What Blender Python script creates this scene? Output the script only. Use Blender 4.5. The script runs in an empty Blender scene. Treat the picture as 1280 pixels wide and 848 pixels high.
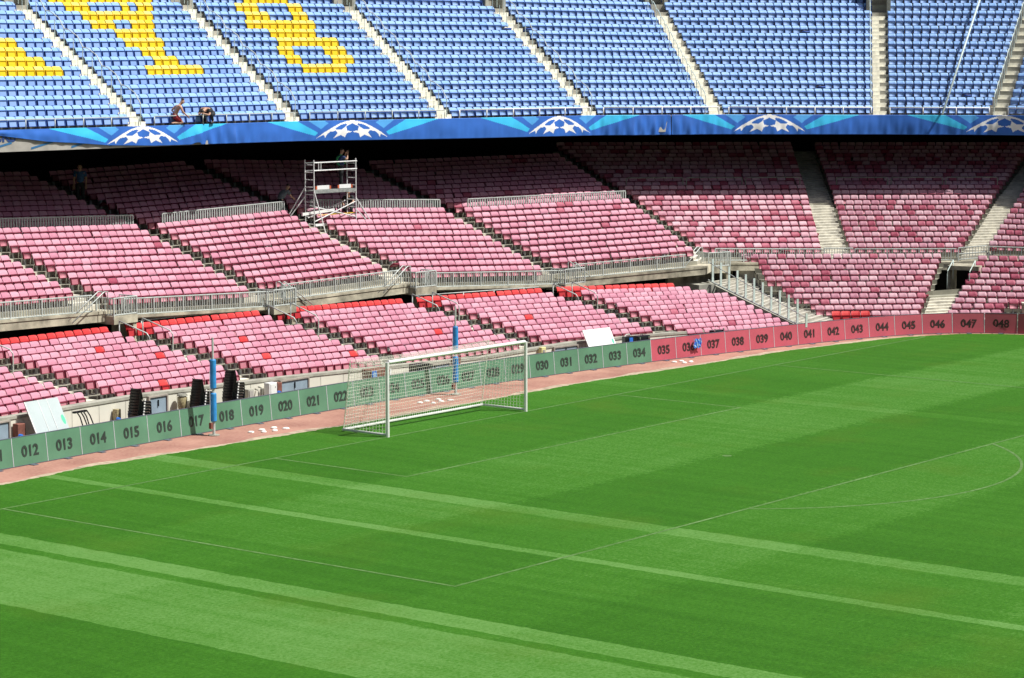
import bpy, bmesh, math, random
import numpy as np
from mathutils import Vector, Matrix
random.seed(7); RNG = np.random.default_rng(7)
SC = bpy.context.scene
COL = SC.collection
R = math.radians

# ------------------------------------------------------------------ materials
def new_mat(name):
    m = bpy.data.materials.new(name); m.use_nodes = True
    nt = m.node_tree
    b = nt.nodes['Principled BSDF']
    return m, nt, b

def nd(nt, kind, **kw):
    n = nt.nodes.new(kind)
    for k, v in kw.items(): setattr(n, k, v)
    return n

def obj_coord(nt):
    return nd(nt, 'ShaderNodeTexCoord').outputs['Object']

def geo_pos(nt):
    return nd(nt, 'ShaderNodeNewGeometry').outputs['Position']

def noise(nt, vec, scale, detail=3, rough=.55):
    n = nd(nt, 'ShaderNodeTexNoise'); n.inputs['Scale'].default_value = scale
    n.inputs['Detail'].default_value = detail; n.inputs['Roughness'].default_value = rough
    nt.links.new(vec, n.inputs['Vector']); return n.outputs['Fac']

def maprange(nt, f, a, b, c, d, clamp=True):
    n = nd(nt, 'ShaderNodeMapRange'); n.clamp = clamp
    for i, v in zip(('From Min', 'From Max', 'To Min', 'To Max'), (a, b, c, d)): n.inputs[i].default_value = v
    nt.links.new(f, n.inputs['Value']); return n.outputs['Result']

def mix(nt, fac, a, b, blend='MIX'):
    n = nd(nt, 'ShaderNodeMix', data_type='RGBA', blend_type=blend)
    for sock, v in ((n.inputs[0], fac), (n.inputs[6], a), (n.inputs[7], b)):
        if hasattr(v, 'links') or hasattr(v, 'is_linked'): nt.links.new(v, sock)
        elif isinstance(v, (int, float)): sock.default_value = v
        else: sock.default_value = (*v, 1)
    return n.outputs[2]

def math_(nt, op, a, b=None):
    n = nd(nt, 'ShaderNodeMath', operation=op)
    for i, v in enumerate((a, b)):
        if v is None: continue
        if isinstance(v, (int, float)): n.inputs[i].default_value = v
        else: nt.links.new(v, n.inputs[i])
    return n.outputs[0]

def simple(name, col, rough=.6, metal=0., var=.18, scale=3., dark=None, bump=0.):
    m, nt, b = new_mat(name)
    p = geo_pos(nt)
    f = noise(nt, p, scale, 4)
    d = dark or tuple(c * (1 - var * 1.6) for c in col)
    l = tuple(min(1, c * (1 + var * .5)) for c in col)
    nt.links.new(mix(nt, maprange(nt, f, .3, .7, 0, 1), d, l), b.inputs['Base Color'])
    b.inputs['Roughness'].default_value = rough; b.inputs['Metallic'].default_value = metal
    if bump:
        bn = nd(nt, 'ShaderNodeBump'); bn.inputs['Strength'].default_value = bump; bn.inputs['Distance'].default_value = .02
        nt.links.new(noise(nt, p, scale * 8, 4), bn.inputs['Height']); nt.links.new(bn.outputs['Normal'], b.inputs['Normal'])
    return m

def plastic(name, lo, hi, rough=.55, per='OBJ', spec=.25):
    """weathered plastic: colour runs between lo and hi from seat to seat"""
    m, nt, b = new_mat(name)
    if per == 'OBJ': r = nd(nt, 'ShaderNodeObjectInfo').outputs['Random']
    else:
        a = nd(nt, 'ShaderNodeAttribute'); a.attribute_name = 'fade'; r = a.outputs['Fac']
    f = noise(nt, geo_pos(nt), 9., 2)
    r2 = math_(nt, 'ADD', math_(nt, 'MULTIPLY', r, .8), math_(nt, 'MULTIPLY', math_(nt, 'SUBTRACT', f, .5), .5))
    n = nd(nt, 'ShaderNodeClamp'); nt.links.new(math_(nt, 'ADD', r2, .1), n.inputs[0])
    nt.links.new(mix(nt, n.outputs[0], lo, hi), b.inputs['Base Color'])
    b.inputs['Roughness'].default_value = rough; b.inputs['Specular IOR Level'].default_value = spec
    return m

M = {}
def setup_materials():
    for per in ('OBJ', 'ATT'):
        M['pink_back' + per] = plastic('faded_pink_plastic' + per.lower(), PINK_LO, PINK_HI, per=per)
        M['pink_rim' + per] = plastic('maroon_plastic_shade' + per.lower(), (.16, .014, .034), (.23, .03, .058), per=per)  # unfaded pan edge, its dark tone also painting the recess shadow
        M['pink_pan' + per] = plastic('pale_pink_plastic' + per.lower(), (.42, .145, .19), (.55, .25, .30), per=per)
        M['blue_back' + per] = plastic('blue_plastic' + per.lower(), BLUE_LO, BLUE_HI, per=per)
        M['blue_rim' + per] = plastic('deep_blue_plastic' + per.lower(), (.02, .06, .27), (.035, .09, .35), per=per)  # deep edge colour doubles as painted shadow inside the pan
        M['blue_pan' + per] = plastic('mid_blue_plastic' + per.lower(), (.20, .34, .68), (.28, .43, .76), per=per)
    M['red_back'] = plastic('bright_red_plastic', (.52, .025, .03), (.62, .05, .05))
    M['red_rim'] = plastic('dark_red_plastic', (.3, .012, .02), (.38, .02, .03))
    M['red_pan'] = plastic('red_plastic', (.45, .03, .04), (.5, .04, .05))
    M['yellow_back'] = plastic('yellow_plastic', (.80, .60, .012), (.82, .68, .20))
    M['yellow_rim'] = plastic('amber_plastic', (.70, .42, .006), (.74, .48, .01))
    M['yellow_pan'] = plastic('gold_plastic', (.78, .54, .008), (.80, .60, .03))
    M['crimson_back'] = plastic('unfaded_crimson_plastic', (.30, .045, .09), (.46, .13, .19), per='ATT')
    M['mauve_back'] = plastic('mauve_plastic', (.42, .16, .23), (.64, .42, .48), per='ATT')  # pink seats toned for the corner's weaker light, plus different fading
    M['concrete'] = simple('concrete', (.40, .385, .33), .9, var=.3, scale=1.3, bump=.2)
    M['concrete_dark'] = simple('old_concrete', (.33, .325, .26), .9, var=.3, scale=1.1)
    M['stairc'] = simple('stair_concrete', (.56, .54, .46), .9, var=.3, scale=2)
    M['nosing'] = simple('painted_step', (.82, .80, .68), .8, var=.16, scale=4)
    M['slab'] = simple('weathered_slab_edge', (.50, .47, .36), .9, var=.4, scale=1.6, bump=.2)
    M['wall'] = simple('cream_wall', (.74, .74, .64), .85, var=.12, scale=.8)
    M['coping'] = simple('grey_coping', (.40, .40, .34), .9, var=.25, scale=2)
    M['galv'] = simple('galvanised_steel', (.55, .60, .58), .45, .1, var=.15, scale=6)
    M['palegreen'] = simple('pale_green_paint', (.55, .66, .63), .5, var=.1, scale=4)
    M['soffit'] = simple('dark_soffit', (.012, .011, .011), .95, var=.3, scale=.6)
    M['fascia'] = simple('grey_fascia', (.40, .39, .36), .8, var=.15, scale=2)
    M['white'] = simple('white_paint', (.82, .83, .82), .35, var=.06, scale=5)
    M['net'] = simple('cream_cord', (.95, .94, .84), .8, var=.08, scale=20)
    M['gboard'] = simple('green_board_print', (.10, .245, .15), .5, var=.12, scale=.9)
    M['rboard'] = simple('red_board_print', (.50, .095, .135), .5, var=.10, scale=.9)
    M['gnum'] = simple('dark_green_ink', (.026, .046, .036), .6, var=.1, scale=3)
    M['rnum'] = simple('dark_red_ink', (.042, .020, .022), .6, var=.1, scale=3)
    M['seam'] = simple('pale_seam', (.50, .54, .58), .5, var=.1)
    M['edge'] = simple('board_edge', (.10, .12, .16), .5, var=.1)
    M['foamblue'] = simple('blue_foam_padding', (.03, .29, .72), .55, var=.15, scale=5)
    M['black'] = simple('black_plastic', (.008, .009, .012), .38, var=.2, scale=7)
    M['blacksheen'] = simple('black_vinyl', (.012, .017, .022), .3, var=.2, scale=7)
    M['chrome'] = simple('chrome_tube', (.75, .75, .76), .2, .9, var=.05)
    M['door'] = simple('blue_grey_door', (.29, .39, .47), .5, var=.12, scale=2)
    M['doorframe'] = simple('door_frame', (.38, .34, .30), .7, var=.2)
    M['panelgrey'] = simple('pale_grey_board', (.50, .58, .60), .45, var=.06, scale=1)
    M['panelwhite'] = simple('white_board', (.84, .86, .84), .5, var=.04, scale=1)
    M['greenmark'] = simple('green_sticker', (.12, .75, .40), .5, var=.05)
    M['redbrown'] = simple('red_brown_crate', (.24, .09, .065), .7, var=.25, scale=5)
    M['lampglass'] = simple('amber_lens', (.42, .36, .20), .25, var=.3, scale=18)
    M['yellowbox'] = simple('pale_yellow_box', (.75, .70, .33), .5, var=.1)
    M['alum'] = simple('aluminium_tube', (.82, .84, .85), .4, .0, var=.1, scale=8)
    M['deck'] = simple('scaffold_deck', (.33, .36, .35), .6, .2, var=.2, scale=8)
    M['toe'] = simple('toe_board', (.80, .83, .84), .5, var=.06)
    M['orange'] = simple('orange_clip', (.55, .12, .05), .5, var=.1)
    M['yellowtube'] = simple('yellow_tube', (.75, .5, .05), .5, var=.1)
    M['skin'] = simple('skin', (.55, .32, .22), .55, var=.08, scale=9)
    M['hair'] = simple('dark_hair', (.02, .014, .01), .6, var=.2, scale=30)
    M['navy'] = simple('navy_cloth', (.015, .04, .13), .8, var=.2, scale=14)
    M['harness'] = simple('green_webbing', (.05, .42, .14), .6, var=.1)
    M['darkcloth'] = simple('dark_cloth', (.02, .024, .028), .85, var=.25, scale=14)
    M['greycloth'] = simple('grey_cloth', (.16, .19, .21), .85, var=.25, scale=14)
    M['bluecloth'] = simple('blue_cloth', (.05, .13, .33), .85, var=.25, scale=14)
    M['redcloth'] = simple('red_cloth', (.36, .02, .03), .8, var=.2, scale=14)
    M['brightblue'] = simple('bright_blue_cloth', (.03, .20, .75), .6, var=.2, scale=9)
    M['lightblue'] = simple('light_blue_cloth', (.35, .58, .85), .6, var=.2, scale=9)
    M['paper'] = simple('white_paper', (.85, .84, .80), .7, var=.05)
    M['gold'] = M['yellowtube']
    M['bn_base'] = banner_mat('banner_blue', (.035, .15, .56))
    M['bn_cyan'] = banner_mat('banner_cyan', (.05, .52, .88))
    M['bn_sky'] = banner_mat('banner_sky_blue', (.09, .38, .82))
    M['bn_white'] = banner_mat('banner_white', (.90, .91, .93))
    M['bn_blue2'] = banner_mat('banner_ball_blue', (.03, .13, .52))
    M['letterblue'] = simple('dark_blue_letter', (.02, .06, .22), .6, var=.1)
    M['strokeblue'] = simple('blue_stroke', (.03, .16, .36), .6, var=.1)
    M['track'] = track_mat()
    M['grass'] = grass_mat()
    M['line'] = line_mat()
    M['earth'] = simple('grey_apron', (.34, .33, .29), .9, var=.25, scale=.6)

PINK_LO, PINK_HI = (.49, .19, .275), (.62, .335, .42)
BLUE_LO, BLUE_HI = (.21, .40, .74), (.29, .48, .80)

def banner_mat(name, col):
    m, nt, b = new_mat(name)
    f = noise(nt, geo_pos(nt), .9, 3)
    nt.links.new(mix(nt, maprange(nt, f, .3, .7, 0, 1), tuple(c * .85 for c in col), tuple(min(1, c * 1.1) for c in col)), b.inputs['Base Color'])
    b.inputs['Roughness'].default_value = .48; b.inputs['Specular IOR Level'].default_value = .4
    return m

def track_mat():
    m, nt, b = new_mat('red_track')
    p = geo_pos(nt)
    f1 = noise(nt, p, .5, 4); f2 = noise(nt, p, 9, 3)
    c = mix(nt, maprange(nt, f1, .35, .65, 0, 1), (.27, .115, .09), (.42, .215, .165))
    c = mix(nt, maprange(nt, f2, .35, .75, 0, .35), c, (.54, .36, .27))
    nt.links.new(c, b.inputs['Base Color']); b.inputs['Roughness'].default_value = .95
    return m

def line_mat():
    m, nt, b = new_mat('worn_line_paint')
    p = geo_pos(nt)
    f = noise(nt, p, 5, 4, .7)
    big = noise(nt, p, .35, 2)
    w = math_(nt, 'MULTIPLY', maprange(nt, f, .38, .62, .15, .8), maprange(nt, big, .35, .65, .5, 1.0))
    nt.links.new(mix(nt, w, (.042, .13, .012), (.17, .29, .11)), b.inputs['Base Color'])
    b.inputs['Roughness'].default_value = .9
    return m

def grass_mat():
    m, nt, b = new_mat('mown_grass')
    p = geo_pos(nt)
    sep = nd(nt, 'ShaderNodeSeparateXYZ'); nt.links.new(p, sep.inputs[0])
    wob = math_(nt, 'MULTIPLY', math_(nt, 'SUBTRACT', noise(nt, p, 1.2, 3), .5), .22)
    X = math_(nt, 'ADD', sep.outputs[0], wob); Y = math_(nt, 'ADD', sep.outputs[1], math_(nt, 'ADD', math_(nt, 'MULTIPLY', wob, 1.5), math_(nt, 'MULTIPLY', math_(nt, 'SUBTRACT', noise(nt, p, 6, 3), .5), 2.2)))
    def ramp(sock, lo, hi, stops):
        mr = maprange(nt, sock, lo, hi, 0, 1)
        r = nd(nt, 'ShaderNodeValToRGB'); r.color_ramp.interpolation = 'CONSTANT'
        el = r.color_ramp.elements
        while len(el) > 1: el.remove(el[-1])
        el[0].position = 0; el[0].color = (stops[0][1],) * 3 + (1,)
        for x, v in stops[1:]:
            e = el.new((x - lo) / (hi - lo)); e.color = (v,) * 3 + (1,)
        nt.links.new(mr, r.inputs[0]); return r.outputs[0]
    # mowing lanes across the pitch (along y) and bands (along x)
    lane = ramp(X, -60, 60, [(-60, .08), (-28.15, .86), (-24.2, .25), (-23.55, .98), (-22.5, .10), (-19.5, .20), (-16.4, .95), (-15.55, .36), (-13.6, .42), (-11.9, .88), (-10.95, .12), (-9.2, .22),
                             (-5.5, .28), (0, .22), (5.5, .30), (9.2, .24), (11.0, .42), (12.0, .24), (16.5, .34), (22, .22), (28, .3)])
    band = ramp(Y, -60, 6, [(-60, .4), (-33, .70), (-28.4, .30), (-20.8, .72), (-16.5, .28), (-10.9, .80), (-5.5, .32), (0, .55), (2.6, .62)])
    fac = math_(nt, 'ADD', math_(nt, 'MULTIPLY', lane, .68), math_(nt, 'ADD', math_(nt, 'MULTIPLY', math_(nt, 'MULTIPLY', band, maprange(nt, X, -26, 4, .20, .56)), 1.0), maprange(nt, X, -26, 4, .06, -.08)))
    # fine secondary passes and tufts, stretched along the lanes
    mp = nd(nt, 'ShaderNodeMapping'); mp.inputs['Scale'].default_value = (1.4, .07, 1); nt.links.new(p, mp.inputs[0])
    streak = noise(nt, mp.outputs[0], 1.6, 5, .65)
    mp2 = nd(nt, 'ShaderNodeMapping'); mp2.inputs['Scale'].default_value = (.1, 1.2, 1); nt.links.new(p, mp2.inputs[0])
    streak2 = noise(nt, mp2.outputs[0], 1.3, 4, .6)
    fac = math_(nt, 'ADD', fac, math_(nt, 'MULTIPLY', math_(nt, 'SUBTRACT', streak, .5), .6))
    fac = math_(nt, 'ADD', fac, math_(nt, 'MULTIPLY', math_(nt, 'SUBTRACT', streak2, .5), .22))
    fine = noise(nt, p, 11, 4, .75)
    mid = noise(nt, p, 3.2, 4, .6)
    fac = math_(nt, 'ADD', fac, math_(nt, 'MULTIPLY', math_(nt, 'SUBTRACT', fine, .5), 1.7))
    fac = math_(nt, 'ADD', fac, math_(nt, 'MULTIPLY', math_(nt, 'SUBTRACT', mid, .5), .34))
    r = nd(nt, 'ShaderNodeValToRGB'); el = r.color_ramp.elements
    el[0].position = .0; el[0].color = GR0; el[1].position = 1; el[1].color = GR2
    e = el.new(.45); e.color = GR1
    nt.links.new(fac, r.inputs[0])
    dry = maprange(nt, noise(nt, p, .22, 3), .55, .75, 0, .35)
    c = mix(nt, dry, r.outputs[0], (.075, .135, .010))
    nt.links.new(c, b.inputs['Base Color'])
    b.inputs['Roughness'].default_value = .85; b.inputs['Specular IOR Level'].default_value = .15
    bn = nd(nt, 'ShaderNodeBump'); bn.inputs['Strength'].default_value = .35; bn.inputs['Distance'].default_value = .03
    nt.links.new(noise(nt, p, 30, 3, .7), bn.inputs['Height']); nt.links.new(bn.outputs['Normal'], b.inputs['Normal'])
    return m
GR0 = (.021, .100, .003, 1); GR1 = (.040, .156, .009, 1); GR2 = (.110, .252, .058, 1)

# ------------------------------------------------------------------ mesh helpers
class MB:
    def __init__(s): s.v = []; s.f = []; s.m = []
    def face(s, pts, mi=0):
        n = len(s.v); s.v += [tuple(p) for p in pts]; s.f.append(tuple(range(n, n + len(pts)))); s.m.append(mi)
    def hexa(s, p, mi=0, skip=()):
        """8 points: bottom ring 0-3, top ring 4-7 (counter-clockwise seen from above)"""
        n = len(s.v); s.v += [tuple(q) for q in p]
        F = [(3, 2, 1, 0), (4, 5, 6, 7), (0, 1, 5, 4), (1, 2, 6, 5), (2, 3, 7, 6), (3, 0, 4, 7)]
        for i, f in enumerate(F):
            if i in skip: continue
            s.f.append(tuple(n + k for k in f)); s.m.append(mi)
    def box(s, c, x, y, z, mi=0):
        """centre c and three half-extent vectors"""
        c, x, y, z = map(Vector, (c, x, y, z))
        s.hexa([c - x - y - z, c + x - y - z, c + x + y - z, c - x + y - z, c - x - y + z, c + x - y + z, c + x + y + z, c - x + y + z], mi)
    def tube(s, pts, r, n=6, mi=0, cap=True):
        pts = [Vector(p) for p in pts]
        rings = []
        for i, p in enumerate(pts):
            a = pts[max(i - 1, 0)]; b = pts[min(i + 1, len(pts) - 1)]
            t = (b - a).normalized()
            up = Vector((0, 0, 1)) if abs(t.z) < .9 else Vector((1, 0, 0))
            u = t.cross(up).normalized(); w = t.cross(u)
            rr = r[i] if isinstance(r, (list, tuple)) else r
            k = len(s.v)
            for q in range(n):
                an = 2 * math.pi * q / n + math.pi / n
                s.v.append(tuple(p + (u * math.cos(an) + w * math.sin(an)) * rr))
            rings.append(k)
        for a, b in zip(rings, rings[1:]):
            for q in range(n):
                s.f.append((a + q, a + (q + 1) % n, b + (q + 1) % n, b + q)); s.m.append(mi)
        if cap:
            s.f.append(tuple(rings[0] + q for q in range(n))[::-1]); s.m.append(mi)
            s.f.append(tuple(rings[-1] + q for q in range(n))); s.m.append(mi)
    def mesh(s, name, mats):
        me = bpy.data.meshes.new(name); me.from_pydata(s.v, [], s.f)
        for m in mats: me.materials.append(m)
        if len(mats) > 1: me.polygons.foreach_set('material_index', s.m)
        me.update(); return me
    def build(s, name, mats, parent=None, recalc=True, smooth=False):
        mats = mats if isinstance(mats, (list, tuple)) else [mats]
        me = s.mesh(name, mats)
        if recalc:
            bm = bmesh.new(); bm.from_mesh(me); bmesh.ops.recalc_face_normals(bm, faces=bm.faces); bm.to_mesh(me); bm.free()
        if smooth: me.polygons.foreach_set('use_smooth', [True] * len(me.polygons))
        return link(name, me, parent)

def link(name, me, parent=None):
    o = bpy.data.objects.new(name, me); COL.objects.link(o)
    if parent is not None:
        o.parent = parent
        o.matrix_parent_inverse = parent.matrix_basis.inverted()
    return o

def tag(o, label=None, cat=None, group=None, kind=None):
    if label: o['label'] = label
    if cat: o['category'] = cat
    if group: o['group'] = group
    if kind: o['kind'] = kind
    return o

def thing(name, label, cat, loc=(0, 0, 0), group=None):
    o = bpy.data.objects.new(name, None); COL.objects.link(o); o.location = loc
    o.empty_display_size = .2
    return tag(o, label, cat, group)

ORD = 'front second third fourth fifth sixth seventh eighth ninth tenth eleventh twelfth thirteenth fourteenth fifteenth sixteenth seventeenth eighteenth nineteenth twentieth'.split()
def nth(i): return ('first ' + ' '.join(ORD[1:])).split()[i] if i < 20 else '%dth' % (i + 1)

# ------------------------------------------------------------------ plan: the line of the advertising boards
_ds = .05
_ss = np.arange(-30, 70.01, _ds)
_kap = np.interp(_ss, [-30, -20, -8, 4, 14, 24, 26, 33, 36, 38, 44, 70], [-.0013, -.0013, -.0025, -.01, -.0109, -.0027, -.0313, -.1719, -.10, -.03, -.012, -.01])
_th = np.concatenate([[0], np.cumsum(_kap[:-1] * _ds)]); _th = _th - _th[200] + .05
_x = np.concatenate([[0], np.cumsum(np.cos(_th[:-1]) * _ds)]); _y = np.concatenate([[0], np.cumsum(np.sin(_th[:-1]) * _ds)])
_x += 3.8237 - _x[600]; _y += 5.6441 - _y[600]
def B(s, d=0., z=0.):
    t = np.interp(s, _ss, _th)
    return Vector((np.interp(s, _ss, _x) - math.sin(t) * d, np.interp(s, _ss, _y) + math.cos(t) * d, z))
def Bdir(s):
    t = np.interp(s, _ss, _th); return Vector((math.cos(t), math.sin(t), 0)), Vector((-math.sin(t), math.cos(t), 0))

# ------------------------------------------------------------------ radial stations of the stands: x, y, z, azimuth, rise per row
ST = {'M0': (-19.098, 14.178, 4.323, 96.51, 0.2001), 'M1': (-2.904, 15.024, 3.917, 93.41, 0.2113), 'M2': (5.695, 15.039, 3.567, 88.45, 0.2151),
      'M25': (14.30, 15.00, 3.66, 85.99, 0.2243), 'M3': (22.569, 13.288, 3.293, 81.73, 0.2261), 'M4l': (30.255, 10.827, 3.488, 66.73, 0.2129),
      'M4': (32.134, 11.695, 3.474, 67.16, 0.2146), 'M5l': (38.238, 8.798, 3.225, 38.17, 0.2217), 'M5': (39.548, 8.106, 3.175, 38.74, 0.2216),
      'M6l': (43.136, 3.873, 3.16, 12.83, 0.2260), 'M6': (44.223, 3.024, 3.25, 12.61, 0.2266), 'M7': (47.585, -2.728, 3.074, -14.75, 0.2232),
      'L0': (-22.021, 7.127, 1.398, 97.77, 0.12), 'L1': (-9.167, 7.977, 1.602, 96.0, 0.1264), 'L2': (-1.664, 8.209, 1.508, 91.92, 0.1325),
      'L3': (5.902, 8.178, 1.295, 88.17, 0.150), 'L4': (13.799, 7.676, 1.235, 86.48, 0.1353), 'L5': (21.355, 6.295, 1.118, 83.33, 0.1396),
      'L6': (27.595, 4.79, 0.989, 67.24, 0.1259), 'RL': (31.373, 3.875, 0.815, 40.28, 0.2114), 'RR': (34.427, 1.3, 0.76, 19.41, 0.212),
      'R2': (35.838, 0.641, 0.701, 14.08, 0.2313), 'R3': (38.613, -2.57, 0.565, 2.75, 0.243),
      'A0': (-15.684, 18.974, 9.838, 92.0, 0.3752), 'A1': (3.716, 19.274, 9.718, 89.27, 0.3752), 'A2': (13.199, 19.771, 9.672, 85.27, 0.3886), 'A3': (21.67, 18.39, 9.613, 79.7, 0.395),
      'A4': (30.79, 16.99, 9.572, 76.9, 0.397), 'A5': (37.907, 14.461, 9.49, 58.42, 0.3939), 'A6': (45.291, 9.807, 9.379, 31.32, 0.4026),
      'A7': (49.063, 5.517, 9.342, 15.31, 0.4043), 'A8': (51.9, -2.2, 9.34, 2.0, .404), 'A9': (52.6, -11.5, 9.34, -4., .404), 'M8': (49.3, -10.2, 3.07, -18., .2232), 'R4': (40.3, -9.6, .55, -4., .243)}
TREAD = {'M': .63, 'L': .67, 'R': .60, 'A': .56}
def pos(S, j):
    """reference point of row j at station S (pan top; for the upper tier the nosing of the tread)"""
    x, y, z, az, dz = ST[S]; t = TREAD[S[0]]; a = R(az)
    q = t * j; h = dz * j
    if S[0] == 'M':
        k = 9 if S in ('M0', 'M1', 'M2', 'M25', 'M3', 'M4l') else 11
        if j > k: q = t * k + .74 + .605 * (j - k - 1); h = dz * k + .16 + .177 * (j - k - 1)
    return Vector((x + math.cos(a) * q, y + math.sin(a) * q, z + h))

class Block:
    """seats between two radial aisles"""
    def __init__(s, tier, S, E, aisle, jr, n0, so=0., eo=0., name=''):
        s.tier, s.S, s.E, s.aisle, s.jr, s.so, s.eo, s.name = tier, S, E, aisle, jr, so, eo, name
        a, b = s.ends(0); s.pitch = (b - a).to_2d().length / n0
    def ends(s, j):
        a, b = pos(s.S, j), pos(s.E, j)
        u = (b - a).normalized()
        return a + u * s.so, b - u * (s.aisle + s.eo)
    def frame(s, j):
        a, b = s.ends(j); r = (b - a); r.z = 0; r.normalize()
        return a, b, r, Vector((r.y, -r.x, 0))          # start, end, right, forward (towards the pitch)
AM, AL, AB = 1.1, 1.35, .92
MID = [Block('M', 'M0', 'M1', AM, (0, 20), 35), Block('M', 'M1', 'M2', AM, (-1, 20), 17), Block('M', 'M2', 'M25', AM, (0, 20), 17),
       Block('M', 'M25', 'M3', AM, (-1, 20), 17), Block('M', 'M3', 'M4l', .0, (0, 20), 17), Block('M', 'M4', 'M5l', .0, (0, 22), 14),
       Block('M', 'M5', 'M6l', 0., (0, 22), 13), Block('M', 'M6', 'M7', 1.2, (0, 22), 13), Block('M', 'M7', 'M8', 0., (0, 22), 16)]
LOW = [Block('L', 'L0', 'L1', AL, (-1, 8), 27), Block('L', 'L1', 'L2', AL, (-1, 8), 14), Block('L', 'L2', 'L3', AL, (-1, 8), 14),
       Block('L', 'L3', 'L4', AL, (-1, 8), 15), Block('L', 'L4', 'L5', AL, (-1, 8), 14), Block('L', 'L5', 'L6', 0., (-2, 8), 14)]
RGT = [Block('R', 'RL', 'RR', 0., (0, 10), 9), Block('R', 'R2', 'R3', 0., (0, 9), 9), Block('R', 'R3', 'R4', 0., (0, 9), 16)]
UPP = [Block('A', 'A0', 'A1', .47, (0, 16), 39), Block('A', 'A1', 'A2', .47, (0, 16), 18, .33), Block('A', 'A2', 'A3', .47, (0, 16), 18, .33), Block('A', 'A3', 'A4', .47, (0, 16), 17, .33),
       Block('A', 'A4', 'A5', .55, (0, 16), 15, .33), Block('A', 'A5', 'A6', .0, (0, 16), 18, .2, .22), Block('A', 'A6', 'A7', 0., (0, 16), 12, .5, .0),
       Block('A', 'A7', 'A8', .9, (0, 16), 15, .72), Block('A', 'A8', 'A9', .0, (0, 16), 21, .33)]
PANH = .5           # pan top above the tread
# left limit of each row of the corner block in metres beyond its first station (rows widen towards the stair)
RL_EXT = [0.2, .9, 1.05, 1.75, 2.0, 2.1, 2.7, 2.75, 2.8, 2.85, 3.6]

# ------------------------------------------------------------------ seat template (x right, y forward, z up; origin: top edge of the folded pan)
def seat_template(short=False):
    w = .205
    prof = [(-.095, -.08, 1.0), (-.105, .01, 1.0), (-.14, .085, .99), (-.18, .15, .97), (-.205, .172, .92)]
    if short: prof = [(-.085, -.08, 1.0), (-.095, .0, 1.0), (-.13, .065, .99), (-.175, .125, .96), (-.20, .145, .90)]
    cols = [-1, -.62, .62, 1]
    V = []; F = []; Mi = []
    def P(c, k, back):
        y, z, sc = prof[k]; wob = .022 if abs(c) == 1 else 0
        return (c * w * sc, y + wob - (.03 if back else 0), z - (.012 if abs(c) == 1 and k >= 3 else 0) - (.004 if back else 0))
    nf = len(prof)
    for back in (0, 1):
        for k in range(nf):
            for c in cols: V.append(P(c, k, back))
    I = lambda b, k, c: b * nf * 4 + k * 4 + c
    for k in range(nf - 1):
        for c in range(3):
            F.append((I(0, k, c), I(0, k, c + 1), I(0, k + 1, c + 1), I(0, k + 1, c)))
            F.append((I(1, k, c + 1), I(1, k, c), I(1, k + 1, c), I(1, k + 1, c + 1)))
        F.append((I(1, k, 0), I(0, k, 0), I(0, k + 1, 0), I(1, k + 1, 0)))
        F.append((I(0, k, 3), I(1, k, 3), I(1, k + 1, 3), I(0, k + 1, 3)))
    for c in range(3):
        F.append((I(0, nf - 1, c), I(0, nf - 1, c + 1), I(1, nf - 1, c + 1), I(1, nf - 1, c)))
        F.append((I(1, 0, c), I(1, 0, c + 1), I(0, 0, c + 1), I(0, 0, c)))
    Mi += [0] * len(F)
    # support bracket
    n = len(V); x0, x1, y0, y1, z0, z1 = -.03, .03, -.2, -.1, -PANH + .002, -.05
    V += [(x0, y0, z0), (x1, y0, z0), (x1, y1, z0), (x0, y1, z0), (x0, y0, z1), (x1, y0, z1), (x1, y1, z1), (x0, y1, z1)]
    for f in ((0, 1, 5, 4), (1, 2, 6, 5), (2, 3, 7, 6), (3, 0, 4, 7)): F.append(tuple(n + k for k in f)); Mi.append(3)
    back = (V, F, Mi)
    # folded pan: shallow tray, hollow underside to the front
    V = []; F = []; Mi = []
    hw, h, dep = (.184, .265, .022) if not short else (.190, .25, .022)
    rt, rr, rl, rb = (.034, .026, .016, .016)           # raised pan edge, dark and widened as painted recess shadow: top, right, left, bottom
    def ring(hw_, zt, zb, y): return [(-hw_, y + (zb * -.16), zb), (hw_, y + (zb * -.16), zb), (hw_, y, zt), (-hw_, y, zt)]
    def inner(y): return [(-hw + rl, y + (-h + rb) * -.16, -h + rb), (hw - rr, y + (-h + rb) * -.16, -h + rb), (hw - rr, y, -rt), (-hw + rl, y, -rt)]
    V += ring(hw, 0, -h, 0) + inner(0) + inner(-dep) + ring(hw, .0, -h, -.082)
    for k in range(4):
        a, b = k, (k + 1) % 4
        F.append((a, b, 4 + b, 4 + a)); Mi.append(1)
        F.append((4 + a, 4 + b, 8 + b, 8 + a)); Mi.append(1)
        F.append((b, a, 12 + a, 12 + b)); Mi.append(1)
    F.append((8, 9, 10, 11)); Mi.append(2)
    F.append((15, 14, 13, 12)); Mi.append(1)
    return back, (V, F, Mi)

def tmpl_mesh(name, part, mats):
    V, F, Mi = part
    me = bpy.data.meshes.new(name); me.from_pydata(V, [], F)
    for m in mats: me.materials.append(m)
    me.polygons.foreach_set('material_index', Mi); me.update(); return me

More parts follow.
